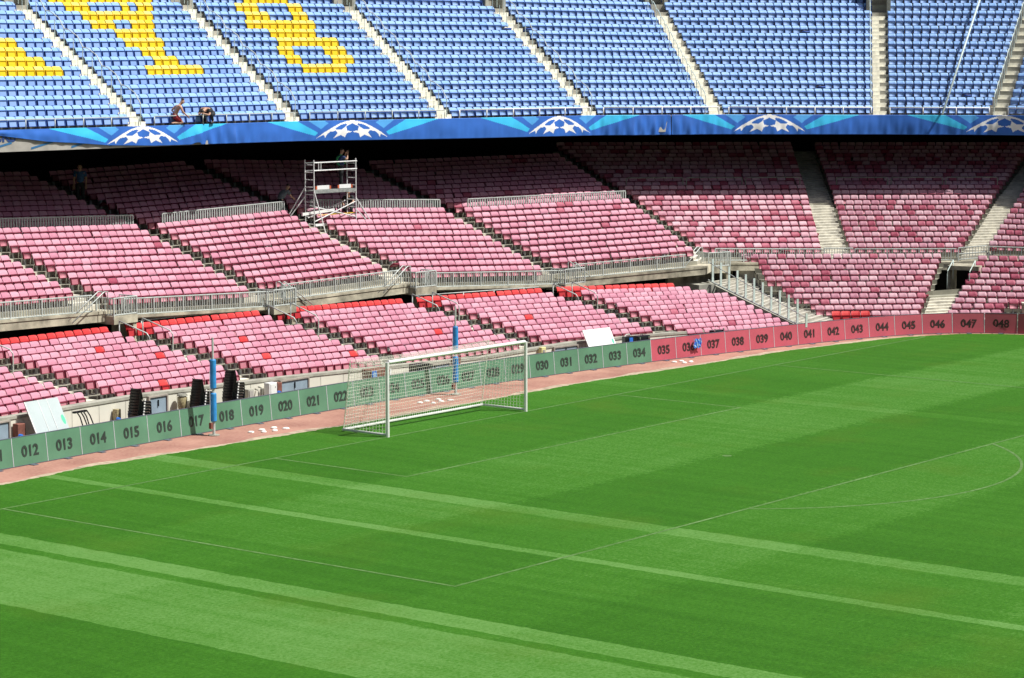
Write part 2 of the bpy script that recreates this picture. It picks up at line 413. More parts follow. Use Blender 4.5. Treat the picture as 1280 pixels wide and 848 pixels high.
def seat_list():
    """every seat: dict(kind, co, r, f, scale, block, row, idx, n)"""
    out = []
    for tier, blocks in (('M', MID), ('L', LOW), ('R', RGT), ('A', UPP)):
        for bi, b in enumerate(blocks):
            for j in range(b.jr[0], b.jr[1] + 1):
                a, e, r, f = b.frame(j)
                if tier == 'L' and bi < 6 and j >= 7 and bi > 0: a = a - r * (.85 if j == 8 else .1)
                if tier == 'L' and j >= 6: e = e - r * .35
                if tier == 'L' and bi == 5 and j >= 6: e = e - r * (.5 * (j - 5))
                if tier == 'R' and bi == 1 and j < 2: e = a + r * 2.5
                if tier == 'R' and bi == 0: a = a - r * RL_EXT[min(j, 10)]
                L = (e - a).to_2d().length
                n = max(1, int(round(L / b.pitch)))
                rg = random.Random('%s%d%d' % (tier, bi, j))
                gap = rg.uniform(.05, .13) if tier != 'A' else rg.uniform(0, .04); at_ = rg.randrange(1, max(2, n)); sh = rg.uniform(0, gap)
                pit = (L - gap) / n
                for i in range(n):
                    t = ((i + .5) * pit + (gap if i >= at_ else 0) * .6 + sh * .4 + rg.gauss(0, .006)) / L
                    c = a.lerp(e, t)
                    if tier == 'A': c = c - f * .30 + Vector((0, 0, .36))
                    kind = 'blue' if tier == 'A' else 'pink'
                    if tier == 'L' and j == 8: kind = 'red'
                    if tier == 'A':
                        if i in YELLOW.get((bi, j), ()): kind = 'yellow'
                    if (tier, bi, j, i) in REDSEATS: kind = 'red'
                    if tier in ('M', 'L') and i == 0 and False: kind = 'pink'
                    out.append(dict(kind=kind, co=c, r=r, f=f, sc=pit / .435, tier=tier, b=bi, row=j - b.jr[0], j=j, i=i, n=n, up=j))
    return out

# yellow lettering of the upper tier: block, row, from, to (fraction of the row)
REDSEATS = {('L', 1, 5, 8), ('L', 1, 3, 11), ('L', 2, 1, 3), ('L', 2, 4, 5), ('L', 3, 2, 9), ('L', 2, 0, 12), ('L', 4, 3, 4), ('R', 0, 0, 0), ('R', 0, 0, 1), ('R', 0, 0, 2), ('R', 0, 0, 3), ('L', 1, -1, 5)}
YELLOW = {(0,5):[29,30,31,32,33,34,35,36],(0,6):[30,31,32,33,34,35],(0,7):[31,32,33,34],(0,8):[32,33,34],(0,9):[33],(1,5):[6,7,8,9,10,11,12],(1,6):[8,9,10],(1,7):[8,9,10],(1,8):[7,8,9,10,11],(1,9):[7,8,9,10,11],(1,10):[5,6,7,10,11,12],(1,11):[5,6,7,8,9,10,11,12,13],(1,12):[4,5,6,11,13,14],(1,13):[3,4,5,6,7,8,9,10,11,12,13,14,15],(2,5):[6,7,8,9,10,11],(2,6):[5,6,11,12,13],(2,7):[5,6,11,12,13],(2,8):[6,7,8,9,10,11,12,13],(2,9):[6,7,8,9,10,11],(2,10):[4,5,6,7,8,9,10,11,12],(2,11):[5,6,7,11,12],(2,12):[5,6,7,12,13],(2,13):[7,8,9,10,11,12]}

CAM_LOC = Vector((-65.7342589, -54.2950718, 12.9340134))

BLOCKNAME = {('L', 0): 'behind boards 011 to 014', ('L', 1): 'behind boards 015 to 018', ('L', 2): 'behind boards 019 to 022', ('L', 3): 'behind the goal net',
             ('L', 4): 'behind boards 030 to 033', ('L', 5): 'behind boards 034 to 039',
             ('A', 0): 'leftmost blue block', ('A', 1): 'above the crouching man', ('A', 2): 'second block right of the crouching man'}

def block_phrase(s):
    t, b = s['tier'], s['b']
    if t == 'L': return BLOCKNAME[(t, b)]
    if t == 'M': return ['leftmost upper red block', 'upper block left of the scaffold', 'upper block under the scaffold', 'upper block right of the scaffold', 'upper block before the corner', 'corner upper block'][min(b, 5)]
    if t == 'R': return 'front corner block' if b == 0 else 'last corner block'
    return ['leftmost blue block', 'blue block with the wide yellow letter', 'blue block with the tall yellow letter', 'blue block right of the yellow letters', 'fifth blue block', 'wide blue corner block'][min(b, 5)]

def build_seats():
    S = seat_list()
    TM = {k: seat_template(k in ('blue', 'yellow')) for k in ('pink', 'red', 'blue', 'yellow')}
    groups = {}
    for s in S:
        s['dist'] = (s['co'] - CAM_LOC).length
        groups.setdefault(s['kind'], []).append(s)
    adj = {'pink': 'faded pink', 'red': 'bright red', 'blue': 'blue', 'yellow': 'yellow'}
    for kind, L in groups.items():
        back, pan = TM[kind]
        L.sort(key=lambda s: s['dist'])
        def in_view(s):
            q = CAMINV @ s['co']; u = FPX * q.x / -q.z; v = FPX * q.y / -q.z
            return abs(u) < 645 and abs(v) < 430
        vis = [s for s in L if in_view(s)]
        ind = vis[:300]; ids = {id(s) for s in ind}
        if len(L) <= 300: ind = L; ids = {id(s) for s in L}
        rest = [s for s in L if id(s) not in ids]
        k = kind if kind in ('red', 'yellow') else None
        g = lambda p: M[kind + '_' + p] if k else M[kind + '_' + p + 'OBJ']
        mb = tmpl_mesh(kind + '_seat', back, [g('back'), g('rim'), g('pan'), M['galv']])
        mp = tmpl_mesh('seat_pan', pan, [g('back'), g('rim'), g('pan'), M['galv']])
        for s in ind:
            o = bpy.data.objects.new(kind + '_seat', mb); COL.objects.link(o)
            o.matrix_world = seat_matrix(s)
            fromleft = s['i'] <= s['n'] // 2
            if s['b'] == 0 and s['tier'] in 'LAM': fromleft = False
            k_ = s['i'] if fromleft else s['n'] - 1 - s['i']
            lab = '%s seat, %s row, %s from the %s aisle, %s' % (adj[kind], ORD[s['row']], nth(k_), 'left' if fromleft else 'right', block_phrase(s))
            tag(o, lab, 'seat', {'pink': 'faded pink seats of the lower stand', 'red': 'bright red unfaded seats', 'blue': 'blue seats of the upper tier', 'yellow': 'yellow seats forming letters'}[kind])
            q = bpy.data.objects.new('seat_pan', mp); COL.objects.link(q); q.parent = o
        if rest: merged(kind, rest, back, pan)

def seat_matrix(s):
    r, f, c = s['r'], s['f'], s['co']
    k = s['sc'] * .975
    m = Matrix(((r.x * k, f.x, 0, c.x), (r.y * k, f.y, 0, c.y), (0, 0, 1, c.z), (0, 0, 0, 1)))
    return m

def merged(kind, L, back, pan):
    TV = np.array(back[0] + pan[0]); nb = len(back[0])
    faces = list(back[1]) + [tuple(nb + i for i in f) for f in pan[1]]
    mi = np.array(back[2] + pan[2])
    assert all(len(f) == 4 for f in faces)
    TF = np.array(faces)
    n = len(L); nv = len(TV)
    Rr = np.array([s['r'][:] for s in L]); Ff = np.array([s['f'][:] for s in L]); C = np.array([s['co'][:] for s in L]); K = np.array([s['sc'] * .975 for s in L])
    # a few seats left tipped down
    TO = TV.copy(); pv = np.array([0, -.05, -.24]); an = R(72); q = TV[nb:] - pv
    TO[nb:, 1] = pv[1] + q[:, 1] * math.cos(an) + q[:, 2] * math.sin(an); TO[nb:, 2] = pv[2] - q[:, 1] * math.sin(an) + q[:, 2] * math.cos(an)
    opened = RNG.uniform(0, 1, n) < (.02 if kind == 'pink' else .004)
    # tiny differences in how each seat sits
    tilt = RNG.normal(0, .014, n)
    TT = np.where(opened[:, None, None], TO[None], TV[None])
    V = C[:, None, :] + TT[:, :, 0:1] * (Rr * K[:, None])[:, None, :] + (TT[:, :, 1:2] + TT[:, :, 2:3] * tilt[:, None, None]) * Ff[:, None, :]
    V[:, :, 2] += TT[:, :, 2]
    V = V.reshape(-1, 3)
    F = (TF[None] + (np.arange(n) * nv)[:, None, None]).reshape(-1)
    me = bpy.data.meshes.new(kind + '_seating')
    me.vertices.add(len(V)); me.vertices.foreach_set('co', V.astype(np.float32).ravel())
    nf = n * len(TF)
    me.loops.add(nf * 4); me.loops.foreach_set('vertex_index', F.astype(np.int32))
    me.polygons.add(nf); me.polygons.foreach_set('loop_start', np.arange(nf, dtype=np.int32) * 4)
    MI = np.tile(mi, (n, 1))
    if kind == 'pink':
        crim = np.zeros(n, bool)
        for q, s_ in enumerate(L):
            cor = (s_['tier'] == 'R') or (s_['tier'] == 'M' and s_['b'] >= 5)
            crim[q] = RNG.uniform() < (.14 if cor else .004)
        for q in range(1, n):
            if crim[q - 1] and RNG.uniform() < .3: crim[q] = True
        mauve = np.array([(s_['tier'] == 'R') or (s_['tier'] == 'M' and s_['b'] >= 5) for s_ in L])  # corner seats take the tone with grazing light painted in
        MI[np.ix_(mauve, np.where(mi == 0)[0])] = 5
        MI[np.ix_(crim, np.where(mi == 0)[0])] = 4
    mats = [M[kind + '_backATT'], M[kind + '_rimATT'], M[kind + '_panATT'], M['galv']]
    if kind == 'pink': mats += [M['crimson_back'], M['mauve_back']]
    for m in mats: me.materials.append(m)
    me.polygons.foreach_set('material_index', MI.ravel().astype(np.int32))
    me.update(calc_edges=True)
    fade = RNG.uniform(0, 1, n)
    # a few deeper unfaded seats, in runs along a row
    if kind == 'blue':
        deep = RNG.uniform(0, 1, n) < .012; fade[deep] = -.9
    at = me.attributes.new('fade', 'FLOAT', 'FACE'); at.data.foreach_set('value', np.repeat(fade, len(TF)).astype(np.float32))
    o = link(kind + '_seating', me)
    tag(o, {'pink': 'remaining rows of faded pink seats in the red stands', 'blue': 'remaining rows of blue seats in the upper tier'}[kind], 'seating', kind='stuff')

# ------------------------------------------------------------------ terraces and stairs
def nose(S, j, tier):
    p = pos(S, j)
    a = R(ST[S][3])
    v = Vector((math.cos(a), math.sin(a), 0))
    if tier == 'A': return p
    return p - v * .22 - Vector((0, 0, PANH))

def build_terraces():
    for tier, blocks, nm, lab in (('L', LOW, 'lower_terrace', 'low concrete terrace carrying the front bank of pink seats'),
                                  ('R', RGT, 'corner_terrace', 'concrete corner terrace behind the red numbered boards'),
                                  ('M', MID, 'middle_terrace', 'stepped concrete terrace carrying the shaded bank of red seats'),
                                  ('A', UPP, 'upper_terrace', 'steep concrete upper terrace above the blue banner')):
        root = thing(nm, lab, 'grandstand', tuple(pos(blocks[0].S, 0)))
        mb = MB()
        for bi, b in enumerate(blocks):
            j0, j1 = b.jr
            E2 = b.E
            for j in range(j0, j1 + 1):
                a0, a1 = nose(b.S, j, tier), nose(b.S, j + 1, tier)
                e0, e1 = nose(E2, j, tier), nose(E2, j + 1, tier)
                if tier == 'R' and bi == 0:
                    r = (e0 - a0).normalized(); x = RL_EXT[min(j, 10)] + .1; a0 = a0 - r * x; a1 = a1 - r * x
                if tier == 'L' and j >= 6: # stop short of the gangway mouth
                    r = (e0 - a0).normalized(); cut = 1.65 if bi < 5 else 1.2; e0 = e0 - r * cut; e1 = e1 - r * cut
                    if j == 8 and bi > 0: a0 = a0 - r * .85; a1 = a1 - r * .85
                # gap between the end station and the next block's start is covered by the stair bed
                zt = a0.z; ze = e0.z
                mb.face([a0, e0, Vector((e1.x, e1.y, ze)), Vector((a1.x, a1.y, zt))])
                mb.face([Vector((a1.x, a1.y, zt)), Vector((e1.x, e1.y, ze)), e1, a1])
                if j == j0:
                    mb.face([a0 - Vector((0, 0, .35)), e0 - Vector((0, 0, .35)), e0, a0])
            if tier in 'MA' or (tier == 'R'):
                # beds under aisles that lie between two stations of their own
                nx = blocks[bi + 1].S if bi + 1 < len(blocks) else None
                if nx and nx != E2 and tier != 'A':
                    for j in range(j0, j1 + 1):
                        a0, a1, e0, e1 = nose(E2, j, tier), nose(E2, j + 1, tier), nose(nx, j, tier), nose(nx, j + 1, tier)
                        if tier == 'R' and j >= 6: continue
                        mb.face([a0, e0, Vector((e1.x, e1.y, e0.z)), Vector((a1.x, a1.y, a0.z))])
                        mb.face([Vector((a1.x, a1.y, a0.z)), Vector((e1.x, e1.y, e0.z)), e1, a1])
        mb.build('terrace', M['concrete_dark'] if tier != 'A' else M['concrete'], root, recalc=False)
        # stairs: each aisle its own part
        for bi, b in enumerate(blocks):
            aisles = []
            nx = blocks[bi + 1].S if bi + 1 < len(blocks) else None
            if nx is None: continue
            st = MB()
            rng_ = range(b.jr[0] if tier != 'M' else 0, b.jr[1] + 1)
            if tier == 'A': rng_ = range(0, 13)
            if tier == 'L': rng_ = range(b.jr[0], 6)
            if tier == 'R': rng_ = range(0, 5)
            for j in rng_:
                if b.E == nx:
                    so = 0.; w = b.aisle
                    if tier == 'A': so, w = .42, 1.06
                    if tier == 'A' and b.E == 'A6': so, w = .44, .86
                    if tier == 'A' and b.E == 'A7': so, w = .72, .76
                    p0, p1 = nose(nx, j, tier), nose(nx, j + 1, tier)
                    q = nose(b.S, j, tier); r = (p0 - q); r.z = 0; r.normalize()
                    A0, A1 = p0 - r * (w - so) + r * .02, p1 - r * (w - so) + r * .02
                    B0, B1 = p0 + r * (so - .06), p1 + r * (so - .06)
                else:
                    A0, A1 = nose(b.E, j, tier), nose(b.E, j + 1, tier); B0, B1 = nose(nx, j, tier), nose(nx, j + 1, tier)
                A0, A1, B0, B1 = A0.copy(), A1.copy(), B0.copy(), B1.copy()
                z0 = max(A0.z, B0.z) + .006; z1 = max(A1.z, B1.z)
                hm = (z1 - z0) * .5 + z0
                for (t0, t1, zz, zlow) in ((0, 1, z0, z0 - .3), (.5, 1.0, hm, z0)):
                    a0 = A0.lerp(A1, t0); b0 = B0.lerp(B1, t0); a1 = A0.lerp(A1, t1); b1 = B0.lerp(B1, t1)
                    f = (A0 - A1); f.z = 0; f.normalize()
                    if t0 > 0: f = f * 0
                    a0 = a0 + f * .005; b0 = b0 + f * .005
                    def z_(p, z): return Vector((p.x, p.y, z))
                    st.hexa([z_(a0, zlow), z_(b0, zlow), z_(b1, zlow), z_(a1, zlow), z_(a0, zz), z_(b0, zz), z_(b1, zz), z_(a1, zz)], 0)
                    # pale painted nosing, 3 mm proud
                    d = (a1 - a0); d.z = 0; d.normalize()
                    for (pa, pb) in ((a0, b0),):
                        st.face([z_(pa, zz + .003), z_(pb, zz + .003), z_(pb + d * (.30 if tier != 'A' else .2), zz + .003), z_(pa + d * (.30 if tier != 'A' else .2), zz + .003)], 1)
            if st.f: st.build('stair', [M['stairc'] if tier != 'A' else M['nosing'], M['nosing']], root, recalc=False)

# ------------------------------------------------------------------ walls, slabs, soffit
def sweep(name, pts, prof, mats, mis, parent=None, closed=True):
    """pts: list of (origin Vector, outward Vector, z0); prof: [(d, z)]"""
    mb = MB(); n = len(prof)
    rings = []
    for (o, out, z0) in pts:
        k = len(mb.v); rings.append(k)
        for d, z in prof: mb.v.append(tuple(o + out * d + Vector((0, 0, z0 + z))))
    for a, b in zip(rings, rings[1:]):
        for q in range(n if closed else n - 1):
            mb.f.append((a + q, b + q, b + (q + 1) % n, a + (q + 1) % n)); mb.m.append(mis[q] if mis else 0)
    if closed:
        mb.f.append(tuple(rings[0] + q for q in range(n))); mb.m.append(0)
        mb.f.append(tuple(rings[-1] + q for q in range(n))[::-1]); mb.m.append(0)
    return mb.build(name, mats, parent)

def zl(s): return float(np.interp(s, [-22, -12, -6, 6, 11, 15, 20, 22, 27], [1.28, 1.34, 1.2, .82, .95, .92, .80, .74, .66]))

def wall_front():
    root = thing('front_wall', 'low cream wall with doors below the pink seats', 'wall', tuple(B(0, 1.5)))
    ss = np.arange(-26, 25.6, .5)
    pts = []
    mb = MB()
    prev = None
    for s in ss:
        o = B(s, 1.5); u, n = Bdir(s); z = zl(s)
        ring = [o + Vector((0, 0, -.05)), o + Vector((0, 0, z - .09)), o - n * .03 + Vector((0, 0, z - .09)), o - n * .03 + Vector((0, 0, z)), o + n * .34 + Vector((0, 0, z)), o + n * .34 + Vector((0, 0, -.05))]
        if prev:
            for q, mi in zip(range(5), (0, 1, 1, 1, 0)): mb.face([prev[q], ring[q], ring[q + 1], prev[q + 1]], mi)
        prev = ring
    mb.build('wall_face', [M['wall'], M['coping']], root)
    # panel joints
    jm = MB()
    for s in np.arange(-25, 25, 1.22):
        o = B(s, 1.497); u, n = Bdir(s)
        jm.face([o - u * .009 - n * .003, o + u * .009 - n * .003, o + u * .009 - n * .003 + Vector((0, 0, zl(s) - .1)), o - u * .009 - n * .003 + Vector((0, 0, zl(s) - .1))])
    jm.build('joint', M['coping'], root)
    for k, (s0, s1) in enumerate(((-19.3, -18.05), (-11.75, -10.95), (-5.2, -3.8), (2.35, 3.95), (9.95, 11.25))):
        fr = MB()
        o0, o1 = B(s0, 1.44), B(s1, 1.44); u = (o1 - o0).normalized(); n = Vector((-u.y, u.x, 0)); h = zl((s0 + s1) / 2) - .13
        for c in (o0 - u * .03, o1 + u * .03): fr.box(c + Vector((0, 0, h / 2)), u * .03, n * .05, Vector((0, 0, h / 2)))
        fr.box((o0 + o1) / 2 + Vector((0, 0, h + .02)), u * ((o1 - o0).length / 2 + .06), n * .05, Vector((0, 0, .025)))
        d = MB(); d.box((o0 + o1) / 2 + n * .015 + Vector((0, 0, h / 2)), u * ((o1 - o0).length / 2 - .005), n * .02, Vector((0, 0, h / 2 - .006)))
        dob = d.build('door', M['door'], root)
        fr.build('door_frame', M['doorframe'], dob)
        hm = MB(); hm.box(o0.lerp(o1, .5) - n * .03 + Vector((0, 0, h * .82)), u * .018, n * .015, Vector((0, 0, .11)))
        hm.build('handle', M['black'], dob)

def zs(s): return float(np.interp(s, [-10, 2, 6.5, 18, 24, 29, 34], [3.3, 3.18, 3.05, 2.66, 2.63, 2.7, 2.7]))

def front_line(b, j, back=.85):
    """front edge of the walkway of a middle block: two end points on the walkway level"""
    out = []
    for S in (b.S, b.E):
        p = pos(S, j); a = R(ST[S][3]); v = Vector((math.cos(a), math.sin(a), 0))
        out.append(p - v * (.22 + back) - Vector((0, 0, PANH + .16)))
    return out

def build_walkway():
    root = thing('walkway_slab', 'weathered concrete walkway slab above the red row of seats', 'walkway', tuple(pos('M1', 0)))
    for bi, b in enumerate(MID):
        p, q = front_line(b, b.jr[0], .85 if b.jr[0] == 0 else .28)
        pa, qa = front_line(b, b.jr[0], -.02)
        mb = MB(); h = Vector((0, 0, .38 if b.jr[0] == 0 else .13))
        mb.hexa([p - h, q - h, qa - h, pa - h, p, q, qa, pa], 0)
        # lip course
        u = (q - p).normalized(); f = Vector((u.y, -u.x, 0))
        mb.hexa([p + f * .03 - Vector((0, 0, .09)), q + f * .03 - Vector((0, 0, .09)), q - f * .3 - Vector((0, 0, .09)), p - f * .3 - Vector((0, 0, .09)),
                 p + f * .03 + Vector((0, 0, .01)), q + f * .03 + Vector((0, 0, .01)), q - f * .3 + Vector((0, 0, .01)), p - f * .3 + Vector((0, 0, .01))], 0)
        mb.build('slab', M['slab'], root)
    # landings over the gangway mouths
    for S in ('M1', 'M2', 'M25', 'M3', 'M4'):
        mb = MB()
        c = pos(S, -1); a = R(ST[S][3]); v = Vector((math.cos(a), math.sin(a), 0)); r = Vector((v.y, -v.x, 0))
        c = c - v * .28 - Vector((0, 0, PANH + .10)); c = c + r * .02
        w, dpt, h = .62, .6, .30
        mb.box(c - Vector((0, 0, h / 2)), r * w, v * dpt, Vector((0, 0, h / 2)))
        mb.build('landing', M['slab'], root)
        w2 = MB()
        for sgn in (1,):
            w2.box(c + r * (sgn * (w - .1)) - v * .0 - Vector((0, 0, h + .5)), r * .09, v * (dpt - .05), Vector((0, 0, .49)))
        w2.build('gangway_wall', M['slab'], root)
    for (S, E) in (('M5l', 'M5'), ('M6l', 'M6'), ('M4l', 'M4')):
        p, q = V_(S, 0, 0, -.16, 1.07), V_(E, 0, 0, -.16, 1.07); pa, qa = V_(S, 0, 0, -.16, .2), V_(E, 0, 0, -.16, .2); h = Vector((0, 0, .36))
        mb = MB(); mb.hexa([p - h, q - h, qa - h, pa - h, p, q, qa, pa]); mb.build('slab', M['slab'], root)
    # wall closing the head of the stair beside the corner block
    p, q = V_('L6', 9.2, -1.6), V_('RL', 10.6, -3.9)
    mb = MB(); t = Vector((.12, .22, 0))
    def zz(v, z): return Vector((v.x, v.y, z))
    mb.hexa([zz(p, 0), zz(q, 0), zz(q + t, 0), zz(p + t, 0), zz(p, 2.55), zz(q, 2.45), zz(q + t, 2.45), zz(p + t, 2.55)]); mb.build('head_wall', M['slab'], root)
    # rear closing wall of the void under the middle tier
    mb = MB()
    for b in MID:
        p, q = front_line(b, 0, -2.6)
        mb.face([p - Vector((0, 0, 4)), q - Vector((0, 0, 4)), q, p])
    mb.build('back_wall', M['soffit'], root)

def upper_edge(j=0):
    return [nose(b.S, j, 'A') for b in UPP] + [nose('A9', j, 'A')]

def build_upper_shell():
    root = thing('upper_tier_slab', 'dark underside and white fascia of the overhanging upper tier', 'concrete slab', tuple(pos('A1', 0)))
    P0 = upper_edge(0)
    outs = []
    for S in [b.S for b in UPP] + ['A9']:
        a = R(ST[S][3]); outs.append(Vector((math.cos(a), math.sin(a), 0)))
    so = MB()
    D = 13.5
    # extend both ends so that no light leaks in from the sides
    ends = list(zip(P0, outs))
    u0 = (P0[0] - P0[1]).normalized(); u1 = (P0[-1] - P0[-2]).normalized()
    ends = [(P0[0] + u0 * 14, outs[0])] + ends + [(P0[-1] + u1 * 12, outs[-1])]
    Z = lambda p, z: Vector((p.x, p.y, p.z + z))
    for (p, o), (q, w) in zip(ends, ends[1:]):
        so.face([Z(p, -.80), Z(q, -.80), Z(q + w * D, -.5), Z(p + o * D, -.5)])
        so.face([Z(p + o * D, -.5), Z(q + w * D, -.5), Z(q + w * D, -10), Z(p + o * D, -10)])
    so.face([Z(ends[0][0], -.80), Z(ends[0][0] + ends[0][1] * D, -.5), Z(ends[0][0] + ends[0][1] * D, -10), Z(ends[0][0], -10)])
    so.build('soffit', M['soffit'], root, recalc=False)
    fa = MB()
    for (p, o), (q, w) in zip(ends, ends[1:]):
        fa.face([Z(p, -.80), Z(q, -.80), Z(q, .0), Z(p, .0)])
        fa.face([Z(p, 0), Z(q, 0), Z(q + w * .3, 0.002), Z(p + o * .3, 0.002)])
    fa.build('fascia', M['fascia'], root, recalc=False)
    # lettering and slanted strokes on the fascia
    u = (P0[1] - P0[0]).normalized(); n = Vector((u.y, -u.x, 0))
    def fp(arc, z): # arc metres from A1, leftwards negative
        return P0[1] + u * arc + Vector((0, 0, z)) + n * .012
    st = MB()
    for a0 in (-8.05, -5.95, -3.9, -1.9):
        st.face([fp(a0 + .0, -.74), fp(a0 + 1.15, -.50), fp(a0 + 1.15, -.42), fp(a0, -.66)])
    st.build('stroke', M['strokeblue'], root)
    me = text_mesh('OCKS', .62, .02)
    o = link('lettering', me, root); me.materials.clear(); me.materials.append(M['letterblue'])
    put_text(o, fp(-7.52, -.41), u, Vector((0, 0, 1)), n)

def text_mesh(txt, size, offset=0.):
    cu = bpy.data.curves.new('t', 'FONT'); cu.body = txt; cu.size = size; cu.offset = offset; cu.align_x = 'CENTER'; cu.resolution_u = 3
    cu.extrude = .002
    ob = bpy.data.objects.new('t', cu); COL.objects.link(ob)
    dg = bpy.context.evaluated_depsgraph_get(); me = bpy.data.meshes.new_from_object(ob.evaluated_get(dg))
    bpy.data.objects.remove(ob); bpy.data.curves.remove(cu)
    return me

def put_text(o, loc, r, up, n):
    m = Matrix(((r.x, up.x, n.x, loc.x), (r.y, up.y, n.y, loc.y), (r.z, up.z, n.z, loc.z), (0, 0, 0, 1)))
    o.matrix_world = m

# ------------------------------------------------------------------ banner
STAR = []
def _poly(l): return [(x, y) for x, y in l]
_half = [
    [(-2.0, .87), (-1.6, .60), (-1.1, .33), (-.7, .15), (-.3, .035), (0, 0), (0, .12), (-.30, .15), (-.62, .21), (-.92, .36), (-.98, .42), (-.86, .47), (-1.08, .53), (-1.26, .56), (-1.42, .68), (-1.53, .85), (-1.58, .70), (-1.80, .78)],
    [(-.36, .30), (-.30, .50), (0, .57), (-.33, .64), (-.42, .85), (-.66, .72), (-1.08, .88), (-.86, .63), (-1.0, .45), (-.64, .47)],
    [(0, .08), (-.42, .10), (-.28, .22), (-.42, .32), (-.2, .24), (0, .15)],
]
STARPOLY = _half + [[(-x, y) for x, y in p] for p in _half]
_b = [[(2.07, .75), (1.90, .60), (3.05, .0), (5.0, .0)]]
CYAN = _b + [[(-x, y) for x, y in p] for p in _b]
_s = [[(1.45, .06), (1.3, .12), (1.75, .42), (2.4, .0), (1.5, .0)]]
SKY = _s + [[(-x, y) for x, y in p] for p in _s]
def inpoly(x, y, P):
    n = len(P); c = np.zeros(x.shape, bool); k = n - 1
    for i in range(n):
        xi, yi = P[i]; xj, yj = P[k]
        cond = ((yi > y) != (yj > y)) & (x < (xj - xi) * (y - yi) / (yj - yi + 1e-12) + xi)
        c ^= cond; k = i
    return c

def build_banner():
    P0 = upper_edge(0)
    arc = [0.]
    for p, q in zip(P0, P0[1:]): arc.append(arc[-1] + (q - p).length)
    arc = np.array(arc) - arc[1]
    PX = np.array([p[:] for p in P0])
    # rounded plan line of the parapet
    def centre(a):
        return np.stack([np.interp(a, arc, PX[:, k]) for k in range(3)], -1)
    N = 2600
    A = np.linspace(-8.6, 54.5, N)
    C = centre(A)
    # smooth the facets
    ker = np.ones(41) / 41
    Cp = np.pad(C, ((20, 20), (0, 0)), 'edge')
    # linear extension at the ends
    for k in range(3): 
        d0 = C[1, k] - C[0, k]; d1 = C[-1, k] - C[-2, k]
        Cp[:20, k] = C[0, k] + d0 * np.arange(-20, 0); Cp[-20:, k] = C[-1, k] + d1 * np.arange(1, 21)
    C = np.stack([np.convolve(Cp[:, k], ker, 'valid') for k in range(3)], -1)
    T = np.gradient(C, axis=0); T[:, 2] = 0; T /= np.linalg.norm(T, axis=1)[:, None]
    OUT = np.stack([T[:, 1], -T[:, 0], np.zeros(N)], -1)
    H = np.interp(A, [-8.6, 0, 10, 20, 30, 55], [.80, .80, .86, .93, .97, 1.0])
    # left end pulled up, exposing the fascia
    low = np.interp(A, [-8.6, -7.8, -7.3, -6.1, -5.2, -3.6, -2, .5], [.22, .22, .30, .48, .62, .74, .90, 1.0])
    # a snag where the cloth is lifted
    low = low - .10 * np.exp(-((A - 3.0) / .25) ** 2) * (A < 3.15) + 0
    RW = 34
    t = np.linspace(0, 1, RW)
    g = RNG.uniform(0, 6.28, 12)
    amp = .014 + .085 * np.exp(-((A - 4.4) / 1.5) ** 2) + .06 * np.exp(-((A - 31.0) / 3.2) ** 2) + .014 * (A > 26)
    fold = sum(np.sin(A[:, None] * w + t[None, :] * k + g[i]) * c for i, (w, k, c) in enumerate(((5.2, 1.4, .5), (9.1, -2.2, .35), (14.3, 3.1, .22), (2.3, .8, .5), (21., 1.2, .1))))
    # swags between fixing points
    swag = np.abs(np.sin(A * math.pi / 2.1))[:, None] * np.sin(math.pi * t)[None, :] ** 1.5
    disp = amp[:, None] * (fold * (.25 + t[None, :])) + .03 * swag
    disp += .09 * np.exp(-((A - 3.3) / .35) ** 2)[:, None] * t[None, :]
    Z = -(t[None, :] * (H * low)[:, None]) + .03
    Pt = C[:, None, :] + OUT[:, None, :] * (.05 + disp[:, :, None] + .02 * t[None, :, None])
    Pt[:, :, 2] += Z + 0
    # material by pattern
    fa = (A[:-1] + A[1:]) / 2; ft = (t[:-1] + t[1:]) / 2
    hy = ft[None, :] * ((low[:-1] + low[1:]) / 2)[:, None]
    hx = np.repeat(fa[:, None], RW - 1, 1)
    mi = np.zeros(hx.shape, int)
    for k in range(-1, 6):
        c = -.1 + 12.51 * k
        x = hx - c
        for P_ in SKY: mi[inpoly(x, hy, P_)] = 2
        for P_ in CYAN: mi[inpoly(x, hy, P_)] = 1
        for P_ in STARPOLY: mi[inpoly(x, hy, P_)] = 3
    cut = 31.75
    for side in (0, 1):
        sel = np.where(fa < cut)[0] if side == 0 else np.where(fa >= cut + .06)[0]
        i0, i1 = sel[0], sel[-1] + 1
        V = Pt[i0:i1 + 1].reshape(-1, 3)
        nn = i1 - i0
        I = np.arange((nn + 1) * RW).reshape(nn + 1, RW)
        F = np.stack([I[:-1, :-1], I[:-1, 1:], I[1:, 1:], I[1:, :-1]], -1).reshape(-1, 4)
        me = bpy.data.meshes.new('banner'); me.from_pydata(V.tolist(), [], F.tolist())
        for m in ('bn_base', 'bn_cyan', 'bn_sky', 'bn_white'): me.materials.append(M[m])
        me.polygons.foreach_set('material_index', mi[i0:i1].ravel().astype(np.int32))
        me.polygons.foreach_set('use_smooth', [True] * len(me.polygons)); me.update()
        o = link('banner', me)
        so = o.modifiers.new('thick', 'SOLIDIFY'); so.thickness = .004
        tag(o, 'long blue banner with white starballs and cyan beams, left of the dark seam' if side == 0 else 'blue banner with two white starballs hung round the corner right of the seam', 'banner', 'blue banners hung along the upper tier')
    return

